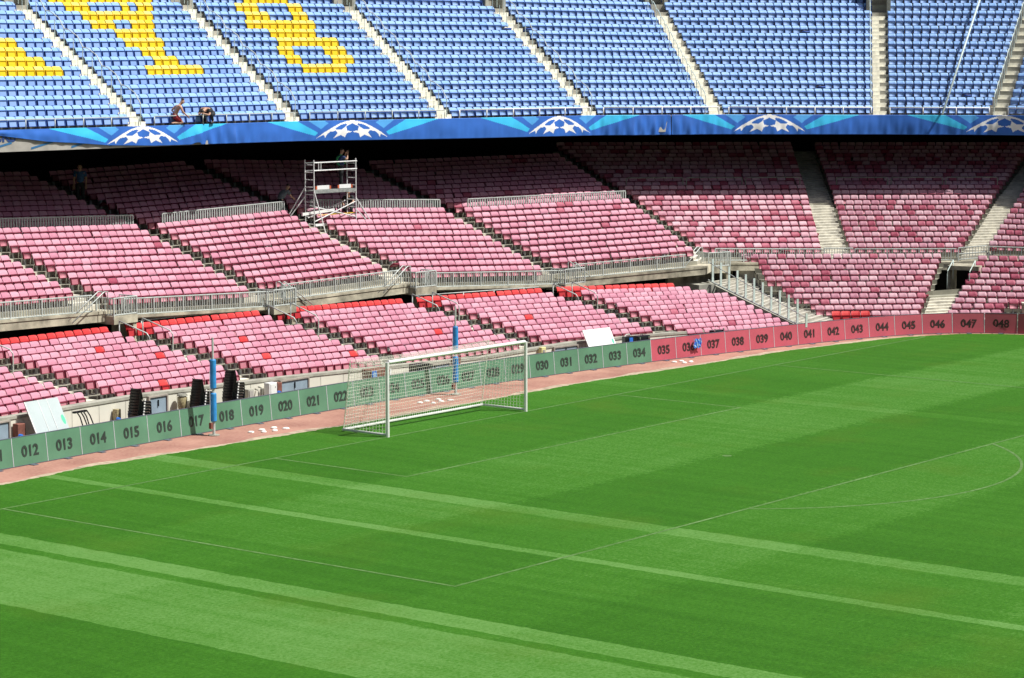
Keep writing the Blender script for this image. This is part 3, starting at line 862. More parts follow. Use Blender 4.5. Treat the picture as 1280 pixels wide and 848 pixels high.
# ------------------------------------------------------------------ railings
def railing(name, pts, h, step, label, cat='railing', bar=.012, group=None, rails=(1.0, .06), post_every=12, mat='galv', kerb=None):
    """barred railing along a polyline of base points"""
    pts = [Vector(p) for p in pts]
    root = thing(name, label, cat, tuple(pts[0]), group)
    bars = MB(); ra = MB()
    for a, b in zip(pts, pts[1:]):
        L = (b - a).length; n = max(1, int(L / step)); u = (b - a).normalized()
        for k in range(n + 1):
            c = a.lerp(b, k / n)
            if post_every and k % post_every == 0:
                po = MB(); po.box(c + Vector((0, 0, h / 2 - .06)), u * .026, Vector((-u.y, u.x, 0)) * .026, Vector((0, 0, h / 2 + .06))); po.build('post', M[mat], root)
            else:
                w = bar * random.uniform(.92, 1.08)
                bars.box(c + Vector((0, 0, h / 2)), u * w, Vector((-u.y, u.x, 0)) * .012, Vector((0, 0, h / 2 - .02)))
    for f in rails: ra.tube([p + Vector((0, 0, h * f)) for p in pts], .026, 6)
    if bars.f: bars.build('bars', M[mat], root)
    ra.build('rail', M[mat], root)
    return root

def pipe_rail(name, runs, r, label, cat='handrail', group=None, mat='galv'):
    root = thing(name, label, cat, tuple(runs[0][0]), group)
    for k, run in enumerate(runs):
        mb = MB(); mb.tube(run, r, 7); mb.build('pipe' if k == 0 else 'post', M[mat], root, smooth=True)
    return root

def V_(S, j, side=0., up=0., f=0.):
    p = pos(S, j); a = R(ST[S][3]); v = Vector((math.cos(a), math.sin(a), 0)); r = Vector((v.y, -v.x, 0))
    base = 0 if S[0] == 'A' else PANH
    return p - v * f + r * side + Vector((0, 0, up - base))

def build_railings():
    FL = ['leftmost front railing of the red stand above the red row', 'front railing jutting out above boards 015 to 018', 'front railing set back below the scaffold tower', 'front railing jutting out above the goal',
          'front railing set back above boards 030 to 033']
    for bi, b in enumerate(MID[:5]):
        p, q = front_line(b, b.jr[0], .85 if b.jr[0] == 0 else .28)
        u = (q - p).normalized(); up = Vector((0, 0, .0)); inn = Vector((-u.y, u.x, 0)) * .06
        if bi in (1, 3): q = q - u * .2; p = p + u * .35
        else: q = q - u * 1.2; p = p + u * .45
        railing('front_railing', [p + inn, q + inn], .62, .125, FL[bi], 'railing', group='grey front railings of the red stand')
    for S, lb in (('M1', 'short landing railing above boards 012 to 015'), ('M2', 'short landing railing above board 020'), ('M25', 'short landing railing left of the goal top'), ('M3', 'short landing railing above the far goalpost'), ('M4', 'short landing railing beside the glass stair fence')):
        c = pos(S, -1); a = R(ST[S][3]); v = Vector((math.cos(a), math.sin(a), 0)); r = Vector((v.y, -v.x, 0))
        c = c - v * .28 - Vector((0, 0, PANH + .10)) + r * .02
        pts = [c - r * .6 + v * .3, c - r * .6 - v * .57, c + r * .6 - v * .57, c + r * .6 + v * .3]
        railing('landing_railing', pts, .66, .125, lb, 'railing', group='landing railings over the gangways')
    # corner front railing (across the aisles as well)
    CL = ['corner front railing left of the wide aisle', 'corner front railing in the middle of the corner', 'corner front railing at the right edge']
    for k, (S, E) in enumerate((('M4', 'M5l'), ('M5', 'M6l'), ('M6', 'M7'))):
        p, q = V_(S, 0, .2 if k else .3, -.12, .72), V_(E, 0, -.1, -.12, .72)
        railing('corner_railing', [p, q], .58, .13, CL[k], 'railing', group='grey railings at the foot of the corner stand')
    for k, (S, E) in enumerate((('M5l', 'M5'), ('M6l', 'M6'))):
        railing('aisle_gate', [V_(S, 0, 0, -.1, .72), V_(E, 0, 0.1, -.1, .72)], .6, .14, 'barred gate across the foot of the %s corner aisle' % ('left' if k == 0 else 'right'), 'gate', rails=(1., .5, .06))
    # middle fences between sunlit and shaded rows
    ML = ['middle fence of the leftmost red block at the shadow edge', 'middle fence between the dark figure and the scaffold tower', 'middle fence behind the scaffold tower', 'middle fence right of the scaffold tower', 'middle fence ending at the corner aisle']
    for bi, b in enumerate(MID[:5]):
        p, q = pos(b.S, 10), pos(b.E, 10)
        u = (q - p).normalized(); f = Vector((u.y, -u.x, 0))
        a = (p + u * (.1 if b.S not in ('M1', 'M2', 'M25', 'M3') else .55)) + f * .3; e = (q - u * (AM + .0 if bi < 4 else .1)) + f * .3
        railing('middle_fence', [a - Vector((0, 0, PANH)), e - Vector((0, 0, PANH))], .86, .135, ML[bi], 'fence', bar=.027, group='grey fences half way up the red stand')
    # crowd barriers in the shaded corner rows
    for k, (S, E, nseg) in enumerate((('M4', 'M5l', 3), ('M5', 'M6l', 3), ('M6', 'M7', 3))):
        for q_ in range(nseg):
            a = V_(S, 12, .3, 0, .2).lerp(V_(E, 12, -.2, 0, .2), q_ / nseg + .01); b = V_(S, 12, .3, 0, .2).lerp(V_(E, 12, -.2, 0, .2), (q_ + 1) / nseg - .01)
            z = Vector((0, 0, .88))
            pipe_rail('crowd_barrier', [[a, a + z * .94, a.lerp(b, .02) + z, a.lerp(b, .98) + z, b + z * .94, b]], .025, '%s of three tube barriers in the %s shaded corner block' % (['left', 'middle', 'right'][q_], ['left', 'middle', 'right'][k]), 'barrier', 'tube barriers in the shaded corner', mat='coping')
    # pipe rail over the red rows where the slab is set back
    for bi, lb in ((0, 'long pipe rail above the leftmost red seat row'), (2, 'long pipe rail above the red seats behind boards 019 to 022'), (4, 'long pipe rail above the red seats behind boards 030 to 033')):
        b = LOW[bi] if bi else LOW[0]
        p, q = V_(b.S, 8, -.6 if bi else 0, .72, -.42), V_(b.E, 8, -1.75, .72, -.42)
        runs = [[p, q]]
        for k in range(4):
            c = p.lerp(q, (k + .5) / 4); runs.append([c - Vector((0, 0, .7)), c])
        pipe_rail('pipe_rail', runs, .024, lb, 'handrail', 'pipe rails above the red rows')
    # sloping stair handrails down from the landings
    for S, sg, lb in (('M1', -1, 'pair of sloping handrails descending left from the leftmost landing'), ('M2', 1, 'pair of sloping handrails descending right above board 021'), ('M25', -1, 'pair of sloping handrails descending left above the goal'), ('M3', 1, 'pair of sloping handrails descending right above board 031'), ('M4', -1, 'pair of sloping handrails left of the glass stair fence')):
        runs = []
        for off in (0., .5):
            t = V_(S, 0, sg * .55 - .45, .62, 1.12 + off * .6); e = t + Vector((sg * 1.55, 0, -1.0))
            f = t - Vector((sg * .18, 0, 0))
            runs.append([e, t, f, f - Vector((0, 0, .62))])
        pipe_rail('stair_handrail', runs, .022, lb, 'handrail', 'sloping handrails at the landings')
    # bent tube rails beside the gangway mouths
    for k, S in enumerate(('L1', 'L2', 'L3', 'L4', 'L5')):
        lo = ['013', '018', '022', '029', '034'][k]
        for sd, w in ((-1.55, 'left'), (-.35, 'right')):
            a = V_(S, 7.6, sd, .95); b = V_(S, 5.6, sd + .05, .85); c = V_(S, 5.4, sd + .05, .72)
            pipe_rail('gangway_rail', [[a, b, c, V_(S, 5.4, sd + .05, 0)], [a, a - Vector((0, 0, .9))]], .024, 'bent tube rail on the %s side of the gangway mouth above board %s' % (w, lo), 'handrail', 'bent rails at the gangway mouths')
    for sd, w in ((-.9, 'left'), (.15, 'right')):
        a = V_('R2', 7.2, sd, .95, .0); b = V_('R2', 5.6, sd, .9); 
        pipe_rail('gangway_rail', [[a, b, V_('R2', 5.4, sd, .75), V_('R2', 5.4, sd, 0)], [a, a - Vector((0, 0, .9))]], .024, 'bent tube rail on the %s side of the corner gangway mouth' % w, 'handrail', 'bent rails at the gangway mouths', mat='palegreen')
    # upper tier: low rail along the front row
    for bi, b in enumerate(UPP):
        o = [.0, .65, .65, .65, .55, .4, .5, .8, .1][bi]
        p = V_(b.S, 0, 0, .0, -.04); q = V_(b.E, 0, 0, .0, -.04); u = (q - p).normalized()
        p = p + u * (o + b.so * 0); q = q - u * (.15 if b.E != 'A6' else .5)
        if bi < 4: q = q - u * .1
        z = Vector((0, 0, .40)); runs = [[p + z, q + z]]
        n = max(2, int((q - p).length / 1.4))
        for k in range(n + 1):
            c = p.lerp(q, k / n); runs.append([c, c + z])
        pipe_rail('front_rail', runs, .022 if bi < 3 else .03, 'thin front rail before the %s blue block from the left' % nth(bi), 'rail', 'thin rails along the blue front row', mat='galv' if bi < 3 else 'white')
    # upper tier: stair handrails, left or right of each aisle
    for k, S in enumerate(('A1', 'A2', 'A3', 'A4', 'A5', 'A6', 'A7')):
        off = {'A6': -.46, 'A7': .08}.get(S, -.10)
        if S == 'A5': off = -AB + .1
        root = thing('aisle_handrail', 'tall handrail running up the %s aisle of the blue tier' % nth(k), 'handrail', tuple(V_(S, 0)), 'handrails of the blue tier aisles')
        tp = MB()
        if S in ('A1', 'A2', 'A3', 'A4'):
            # scalloped rail: one arch per two rows
            for j in range(0, 16, 2):
                a = V_(S, j + .1, off, .86); c = V_(S, j + 1.1, off, 1.0); b = V_(S, j + 2.1, off, .86)
                tp.tube([a, a.lerp(b, .3) + Vector((0, 0, .22)), a.lerp(b, .75) + Vector((0, 0, .14)), b], .024, 6)
        else:
            for j in range(0, 16):
                a = V_(S, j + .15, off, .80); b = V_(S, j + .95, off, .95)
                tp.tube([a, a.lerp(b, .3) + Vector((0, 0, .10)), b], .022, 6)
        for j in range(0, 17):
            a = V_(S, j + .15, off, .0); ps = MB(); ps.tube([a, a + Vector((0, 0, .86))], .018, 6); ps.build('post', M['palegreen'], root)
            if S in ('A1', 'A2', 'A3', 'A4'):
                a = V_(S, j + .65, off - .5, .0); ps = MB(); ps.tube([a, a + Vector((0, 0, .7))], .014, 6); ps.build('post', M['palegreen'], root)
        tp.build('rail', M['galv'] if S < 'A5' else M['palegreen'], root)
    # pale pipe running down through the corner block
    a = V_('A6', 0, 3.1, .05, -.1); b = V_('A6', 16.5, 5.9, .9, -.1)
    pipe_rail('dividing_rail', [[a, b]] , .055, 'long pale pipe slanting down between blue seats near the right edge', 'pipe', mat='palegreen')

def build_stair_fence():
    root = thing('stair_fence', 'pale green stair fence of tall flat posts descending to board 041', 'fence', tuple(V_('L6', 0)))
    rail = MB(); low = MB()
    side = .32
    for j in range(-3, 9):
        b = V_('L6', j, side, .62); a = R(ST['L6'][3]); v = Vector((math.cos(a), math.sin(a), 0)); r = Vector((v.y, -v.x, 0))
        po = MB(); h = 1.05 if j > -3 else .6
        po.box(b + Vector((0, 0, h / 2)), Vector((.95, -.3, 0)) * .055, Vector((.3, .95, 0)) * .02, Vector((0, 0, h / 2)))
        po.build('post', M['palegreen'], root)
    rail.tube([V_('L6', -3, side - .05, 1.05), V_('L6', 8.4, side - .05, 1.45)], .022, 6)
    rail.build('rail', M['galv'], root)
    low.tube([V_('L6', -3, side - .05, .58), V_('L6', 8.4, side - .05, .62)], .04, 6)
    bw = MB(); p, q = V_('L6', -3, side), V_('L6', 8.4, side); t = Vector((.08, -.05, 0)); bw.hexa([p - Vector((0, 0, .6)), q - Vector((0, 0, .6)), q + t - Vector((0, 0, .6)), p + t - Vector((0, 0, .6)), p + Vector((0, 0, .5)), q + Vector((0, 0, .5)), q + t + Vector((0, 0, .5)), p + t + Vector((0, 0, .5))]); bw.build('base_wall', M['coping'], root)
    low.build('lower_rail', M['galv'], root)
    # side stair behind it
    st = thing('side_stair', 'pale concrete stair between the stair fence and the corner seats', 'stair', tuple(V_('L6', 0)))
    mb = MB()
    for j in range(-3, 9):
        a0 = V_('L6', j, .42, .42); a1 = V_('L6', j + 1, .42, .42)
        def redge(k):
            k = max(0., min(k, 10.)); e_ = float(np.interp(k, range(11), RL_EXT)); return V_('RL', k, -e_ + .35, 0)
        b0 = redge(j * 1.02 + 2.6); b1 = redge((j + 1) * 1.02 + 2.6)
        r = (b0 - a0); r.z = 0
        z0 = a0.z; dz = (a1.z - a0.z)
        for (t0, t1, zz) in ((0, .5, z0), (.5, 1., z0 + dz * .5 + .03)):
            p = [a0.lerp(a1, t0), b0.lerp(b1, t0), b0.lerp(b1, t1), a0.lerp(a1, t1)]
            mb.hexa([Vector((q.x, q.y, zz - .4)) for q in p] + [Vector((q.x, q.y, zz + .04)) for q in p], 0)
            d = (p[3] - p[0]); d.z = 0; d.normalize()
            mb.face([Vector((q.x, q.y, zz + .043)) for q in (p[0], p[1], p[1] + d * .18, p[0] + d * .18)], 1)
    mb.build('steps', [M['concrete'], M['stairc']], st, recalc=False)
    ck = MB()
    for k in range(0, 11):
        a0, a1 = V_('RL', k, -RL_EXT[k] - .1, 0, .22), V_('RL', k + 1, -RL_EXT[k] - .1, 0, .22)
        ck.face([Vector((a0.x, a0.y, -.2)), Vector((a1.x, a1.y, -.2)), Vector((a1.x, a1.y, a0.z)), a0])
        if k < 10:
            c = V_('RL', k + 1, -RL_EXT[k + 1] - .1, 0, .22); ck.face([Vector((a1.x, a1.y, -.2)), Vector((c.x, c.y, -.2)), c, Vector((a1.x, a1.y, c.z))])
    ck.build('cheek_wall', M['stairc'], st, recalc=False)
    # plinth wall beside the lower block
    pl = thing('stair_plinth', 'grey concrete plinth at the head of the stair fence', 'plinth', tuple(V_('L6', 7)))
    mb = MB(); c = V_('L6', 8.3, -.2, -.05); a = R(ST['L6'][3]); v = Vector((math.cos(a), math.sin(a), 0)); r = Vector((v.y, -v.x, 0))
    mb.box(c + Vector((0, 0, .2)), r * .45, v * .55, Vector((0, 0, .35)))
    mb.build('plinth', M['coping'], pl)

# ------------------------------------------------------------------ ground
def build_ground():
    mb = MB(); S = 900
    mb.face([(-S, -S, -.012), (S, -S, -.012), (S, S, -.012), (-S, S, -.012)])
    tag(mb.build('ground', M['earth']), kind='structure')
    # track: strip along the boards
    mb = MB()
    ss = np.arange(-30, 69, .5)
    for a, b in zip(ss, ss[1:]): mb.face([B(a, -9, -.004), B(b, -9, -.004), B(b, 1.6, -.004), B(a, 1.6, -.004)])
    tag(mb.build('track', M['track']), kind='structure')
    # grass: large sheet whose far edge follows the track
    edge = [(-40, 2.4), (-30, 2.75), (-17.7, 3.0), (-14.1, 3.42), (-11, 3.25), (-6.8, 3.06), (-2.8, 2.85), (2, 2.85), (6.6, 2.9), (12, 2.95), (16.5, 2.6), (20, 2.42), (23.3, 2.25), (25.5, 2.05), (28.3, 1.5), (30, 1.25), (31.9, .75), (33.2, .15)]
    pts = []
    ex = [e[0] for e in edge]; ey = [e[1] for e in edge]
    for x in np.arange(-40, 33.2, .12):
        y = np.interp(x, ex, ey) + random.gauss(0, .022) + .05 * math.sin(x * 3.1) * math.sin(x * 1.3)
        pts.append((x, y, 0.0))
    for s in np.arange(31.9, 69, .25):
        q = B(s, -.28); pts.append((q.x, q.y, 0.))
    pts += [(10, -110, 0), (-140, -110, 0), (-140, 0, 0), (-60, 2.2, 0)]
    me = bpy.data.meshes.new('grass_pitch'); bm = bmesh.new()
    bm.faces.new([bm.verts.new(p) for p in pts]); bmesh.ops.triangulate(bm, faces=bm.faces); bm.to_mesh(me); bm.free(); me.materials.append(M['grass'])
    tag(link('pitch', me), kind='structure')
    # worn sandy edge strip
    mb = MB()
    for x in np.arange(-40, 33, .25):
        y0 = np.interp(x, ex, ey); y1 = np.interp(x + .25, ex, ey)
        w = .30 + .12 * math.sin(x * .9) + .08 * math.sin(x * 2.7); w1 = .30 + .12 * math.sin((x + .25) * .9) + .08 * math.sin((x + .25) * 2.7)
        mb.face([(x, y0 - .1, -.002), (x + .25, y1 - .1, -.002), (x + .25, y1 + w1, -.002), (x, y0 + w, -.002)])
    sand = simple('sandy_edge', (.50, .40, .29), .95, var=.25, scale=3)
    tag(mb.build('sand_edge', sand), kind='structure')
    # pitch markings, one sheet 4 mm above the grass
    mb = MB(); w = .045; z = .005
    def seg(a, b):
        a, b = Vector((*a, z)), Vector((*b, z)); n = int(max(1, (b - a).length / 2)); d = (b - a).normalized(); p = Vector((-d.y, d.x, 0)) * w
        for k in range(n):
            q, e = a.lerp(b, k / n), a.lerp(b, (k + 1) / n); mb.face([q - p, e - p, e + p, q + p])
    seg((-40, 0), (32.6, 0)); seg((-9.16, -w), (-9.16, -5.5 - w)); seg((9.16, -w), (9.16, -5.5 - w)); seg((-9.10, -5.5), (9.10, -5.5))
    seg((-20.16, -w), (-20.16, -16.5 - w)); seg((20.16, -w), (20.16, -16.5 - w)); seg((-20.1, -16.5), (20.1, -16.5))
    al = math.acos(5.5 / 9.15)
    P = [(9.15 * math.sin(a), -11 - 9.15 * math.cos(a)) for a in np.linspace(-al * .992, al * .992, 60)]
    for a, b in zip(P, P[1:]): seg(a, b)
    mb.face([(.16 * math.cos(t), -11 + .16 * math.sin(t), z) for t in np.linspace(0, 2 * math.pi, 14)[:-1]])
    tag(mb.build('pitch_markings', M['line'], recalc=False), kind='structure')

# ------------------------------------------------------------------ boards
def build_boards():
    for k in range(9, 54):
        # board number k+? : 1.5 m each along the line; board 020 starts at s = -7.2
        s0 = float(np.interp(k, BK, BS)); s1 = float(np.interp(k + 1, BK, BS))
        num = '%03d' % k
        a, b = B(s0 + .008), B(s1 - .008)
        u = (b - a).normalized(); n = Vector((u.y, -u.x, 0)); h = .90
        red = k >= 35
        root = thing('advertising_board', '%s advertising board printed %s at the track edge' % ('red' if red else 'green', num), 'advertising board', tuple(a.lerp(b, .5)), 'numbered boards round the pitch')
        L = (b - a).length
        mb = MB(); c = a.lerp(b, .5)
        lean = -n * .095
        def bx(m_, x0, x1, z0, z1, y0, y1, mi=0):
            p = []
            for z in (z0, z1):
                for (x, y) in ((x0, y0), (x1, y0), (x1, y1), (x0, y1)):
                    p.append(c + u * x + n * (-y) + lean * (z / h) + Vector((0, 0, z)))
            m_.hexa(p, mi)
        bx(mb, -L / 2, L / 2, .025, h, 0, .05)
        mb.build('panel', M['rboard' if red else 'gboard'], root)
        e = MB(); bx(e, -L / 2 + .001, L / 2 - .001, h, h + .014, -.006, .056); e.build('trim', M['edge'], root); e = MB(); bx(e, -L / 2 + .001, L / 2 - .001, .008, .025, -.006, .056); e.build('trim', M['edge'], root)
        s = MB(); bx(s, L / 2 - .012, L / 2 + .012, .02, h + .004, -.008, .03); s.build('seam', M['seam'], root)
        ft = MB(); bx(ft, -.10, .10, 0.001, .02, -.22, .3); ft.build('foot', M['edge'], root)
        me = text_mesh(num, .49, .014); me.materials.clear(); me.materials.append(M['rnum' if red else 'gnum'])
        o = link('number', me, root)
        up = (Vector((0, 0, 1)) + lean / h).normalized()
        put_text(o, c + n * .006 + lean * (.29 / h) + Vector((0, 0, .28)), u * .98, up, n)
BK = [2, 12, 13, 15, 17, 20, 22, 30, 35, 40, 45, 49, 59]; BS = [-33.9, -19.2, -17.75, -14.78, -11.72, -7.25, -4.3, 7.05, 14.15, 21.5, 28.8, 34.6, 49.]

# ------------------------------------------------------------------ goal
def build_goal():
    root = thing('goal', 'white football goal with cream net on the goal line', 'goal', (0, 0, 0))
    for sx in (-1, 1):
        mb = MB(); mb.tube([(sx * 3.72, 0, 0), (sx * 3.72, 0, 2.50)], .062, 12); mb.build('post', M['white'], root, smooth=False)
    mb = MB(); mb.tube([(-3.66, 0, 2.50), (3.66, 0, 2.50)], .062, 12); mb.build('crossbar', M['white'], root)
    D = 2.0
    mb = MB(); mb.tube([(-3.72, .06, .07), (-3.72, D, .07), (3.72, D, .07), (3.72, .06, .07)], .045, 8); mb.build('ground_frame', M['white'], root)
    # net: roof, back and sides, as fine cords
    net = MB(); r = .0048; st = .118
    sag = lambda x: .10 * math.sin(math.pi * (x + 3.7) / 7.4)
    top_y = 1.65
    def back_pt(x, t): # t 0 top .. 1 bottom
        z = 2.44 * (1 - t) + .08 * t
        y = top_y + (D - top_y) * t + sag(x) * .7 * math.sin(math.pi * t) + .04 * math.sin(2.1 * x) * math.sin(math.pi * t)
        return Vector((x, y, z - sag(x) * .9 * (1 - t) * .6))
    def roof_pt(x, t):
        return Vector((x, top_y * t + .02, 2.48 - (.04 + sag(x) * .54) * t - .12 * math.sin(math.pi * t)))
    xs = np.arange(-3.68, 3.69, st)
    for x in xs:
        net.tube([roof_pt(x, t) for t in np.linspace(0, 1, 5)] + [back_pt(x, t) for t in np.linspace(.12, 1, 7)], r, 4, cap=False)
    for t in np.linspace(0, 1, 21): net.tube([back_pt(x, t) for x in np.linspace(-3.7, 3.7, 40)], r, 4, cap=False)
    for t in np.linspace(.07, .93, 12): net.tube([roof_pt(x, t) for x in np.linspace(-3.7, 3.7, 40)], r, 4, cap=False)
    for sx in (-1, 1):
        def side(y, t):
            p0 = roof_pt(sx * 3.7, y / top_y) if y <= top_y else Vector((sx * 3.7, y, 2.4 - (y - top_y) * 8))
            return p0.lerp(Vector((sx * 3.7, y * (D / top_y), .08)), t)
        for y in np.arange(.09, top_y, st): net.tube([side(y, t) for t in np.linspace(0, 1, 6)], r, 4, cap=False)
        for t in np.linspace(.05, .95, 19): net.tube([side(y, t) for y in np.linspace(.02, top_y, 8)], r, 4, cap=False)
    for sx in (-1, 1): net.tube([roof_pt(sx * 3.7, 1), (sx * 3.7, D, .08)], .012, 5)
    net.build('net', M['net'], root, recalc=False)
    # clips along the crossbar

def build_net_poles():
    for (x, y, lb) in ((-7.0, 4.83, 'tall grey pole with two blue pads in front of board 018'), (5.52, 4.72, 'tall grey pole with two blue pads behind the goal net')):
        root = thing('net_pole', lb, 'pole', (x, y, 0), 'padded poles behind the goal line')
        mb = MB(); mb.tube([(x, y, .02), (x, y, 2.6)], .05, 10); mb.tube([(x, y, 2.6), (x, y, 3.29)], .036, 10); mb.build('shaft', M['galv'], root, smooth=False)
        for z0, z1 in ((.47, 1.43), (1.58, 2.56)):
            p = MB(); p.tube([(x, y, z0), (x, y, z0 + .03), (x, y, z1 - .03), (x, y, z1)], [.085, .105, .105, .085], 14); p.build('padding', M['foamblue'], root, smooth=False)
        b = MB(); b.tube([(x, y, .003), (x, y, .03)], .2, 14); b.build('base', M['coping'], root)
        w = MB(); w.tube([(x - .14, y + .02, .3), (x - .14, y + .02, 2.2)], .008, 5); w.build('cord', M['white'], root)
        bx = MB(); bx.box((x - .13, y, .34), (.05, 0, 0), (0, .05, 0), (0, 0, .10)); bx.build('winch', M['redbrown'], root)

# ------------------------------------------------------------------ chairs in stacks
def chair_parts():
    """local: x right, y forward, z up, feet on z=0"""
    seat = MB()
    g = [(-.22, -.2), (.22, -.2), (.23, .22), (-.23, .22)]
    for k in range(5):
        pass
    n = 6
    for i in range(n):
        for j in range(n):
            def P(a, b, dz=0):
                x = -.22 + .44 * a / n; y = -.2 + .42 * b / n
                z = .45 - .02 * math.sin(math.pi * a / n) - (.03 * max(0, (b / n - .8) / .2) ** 2) + dz
                return (x, y, z)
            seat.face([P(i, j), P(i + 1, j), P(i + 1, j + 1), P(i, j + 1)]); seat.face([P(i, j + 1, -.07), P(i + 1, j + 1, -.07), P(i + 1, j, -.07), P(i, j, -.07)])
    for i in range(n):
        for (a, b) in (((i, 0), (i + 1, 0)), ((i, n), (i + 1, n)), ((0, i), (0, i + 1)), ((n, i), (n, i + 1))):
            seat.face([P(*a), P(*b), P(*b, -.07), P(*a, -.07)])
    back = MB()
    for i in range(n):
        for j in range(5):
            def Q(a, b, dy=0):
                x = -.21 + .42 * a / n; z = .52 + .36 * b / 5
                return (x * (1 - .08 * (b / 5)), -.22 - .10 * (b / 5) - .03 * math.sin(math.pi * a / n) + dy, z)
            back.face([Q(i, j), Q(i + 1, j), Q(i + 1, j + 1), Q(i, j + 1)]); back.face([Q(i, j + 1, -.02), Q(i + 1, j + 1, -.02), Q(i + 1, j, -.02), Q(i, j, -.02)])
    for i in range(n):
        back.face([Q(i, 0), Q(i + 1, 0), Q(i + 1, 0, -.02), Q(i, 0, -.02)]); back.face([Q(i, 5), Q(i + 1, 5), Q(i + 1, 5, -.02), Q(i, 5, -.02)])
    for j in range(5):
        for a in (0, n): back.face([Q(a, j), Q(a, j + 1), Q(a, j + 1, -.02), Q(a, j, -.02)])
    legs = []
    for sx in (-1, 1):
        f = MB(); f.tube([(sx * .25, .22, 0), (sx * .235, .2, .40), (sx * .235, .17, .43), (sx * .235, -.2, .435)], .012, 6); legs.append(f)
        b = MB(); b.tube([(sx * .25, -.27, 0), (sx * .235, -.2, .435), (sx * .215, -.23, .52), (sx * .2, -.335, .9)], .012, 6); legs.append(b)
    st = MB()
    for sx in (-1, 1): st.box((sx * .262, -.17, .50), (.012, 0, 0), (0, .034, 0), (0, 0, .024))
    global STUD; STUD = st.mesh('stud', [M['white']])
    return seat.mesh('seat', [M['blacksheen']]), back.mesh('backrest', [M['black']]), [l.mesh('leg', [M['black']]) for k, l in enumerate(legs)]

def build_chairs():
    seat, back, legs = chair_parts()
    spots = [(-12.95, .75, 'stack behind board 015'), (-10.02, .75, 'stack behind board 017'), (-8.42, .75, 'stack behind board 018')]
    n = 10
    for si, (s, d, lb) in enumerate(spots):
        c = B(s, d); u, nn = Bdir(s)
        ang = math.atan2(u.y, u.x) - R(90) + R(8)          # the chairs face along the boards, to the right
        for k in range(n + (si == 2)):
            o = bpy.data.objects.new('stacking_chair', None); COL.objects.link(o)
            fw = Vector((math.cos(ang + R(90)), math.sin(ang + R(90)), 0))
            o.location = c + fw * (.016 * k) + Vector((0, 0, .092 * k + (.04 if si == 2 else 0)))
            o.rotation_euler = (R(-1.0 * k * .3), 0, ang + R(random.uniform(-1.5, 1.5)))
            w = 'bottom chair' if k == 0 else ('topmost chair' if k == n - 1 + (si == 2) else '%s chair from the bottom' % nth(k))
            tag(o, 'black stacking chair, %s of the %s' % (w, lb), 'chair', 'stacked black chairs beside the wall')
            for nm, me in [('seat', seat), ('backrest', back), ('stud', STUD)] + [('leg', l) for l in legs]:
                q = bpy.data.objects.new(nm, me); COL.objects.link(q); q.parent = o

# ------------------------------------------------------------------ loose things between boards and wall
def quad_panel(name, bl, br, tl, tr, th, mat, label, cat, extra=None):
    bl, br, tl, tr = map(Vector, (bl, br, tl, tr))
    n = (br - bl).cross(tl - bl).normalized() * th
    root = thing(name, label, cat, tuple(bl))
    mb = MB(); mb.hexa([bl, br, br - n, bl - n, tl, tr, tr - n, tl - n]); mb.build('sheet', M[mat], root)
    return root, bl, br, tl, tr, n

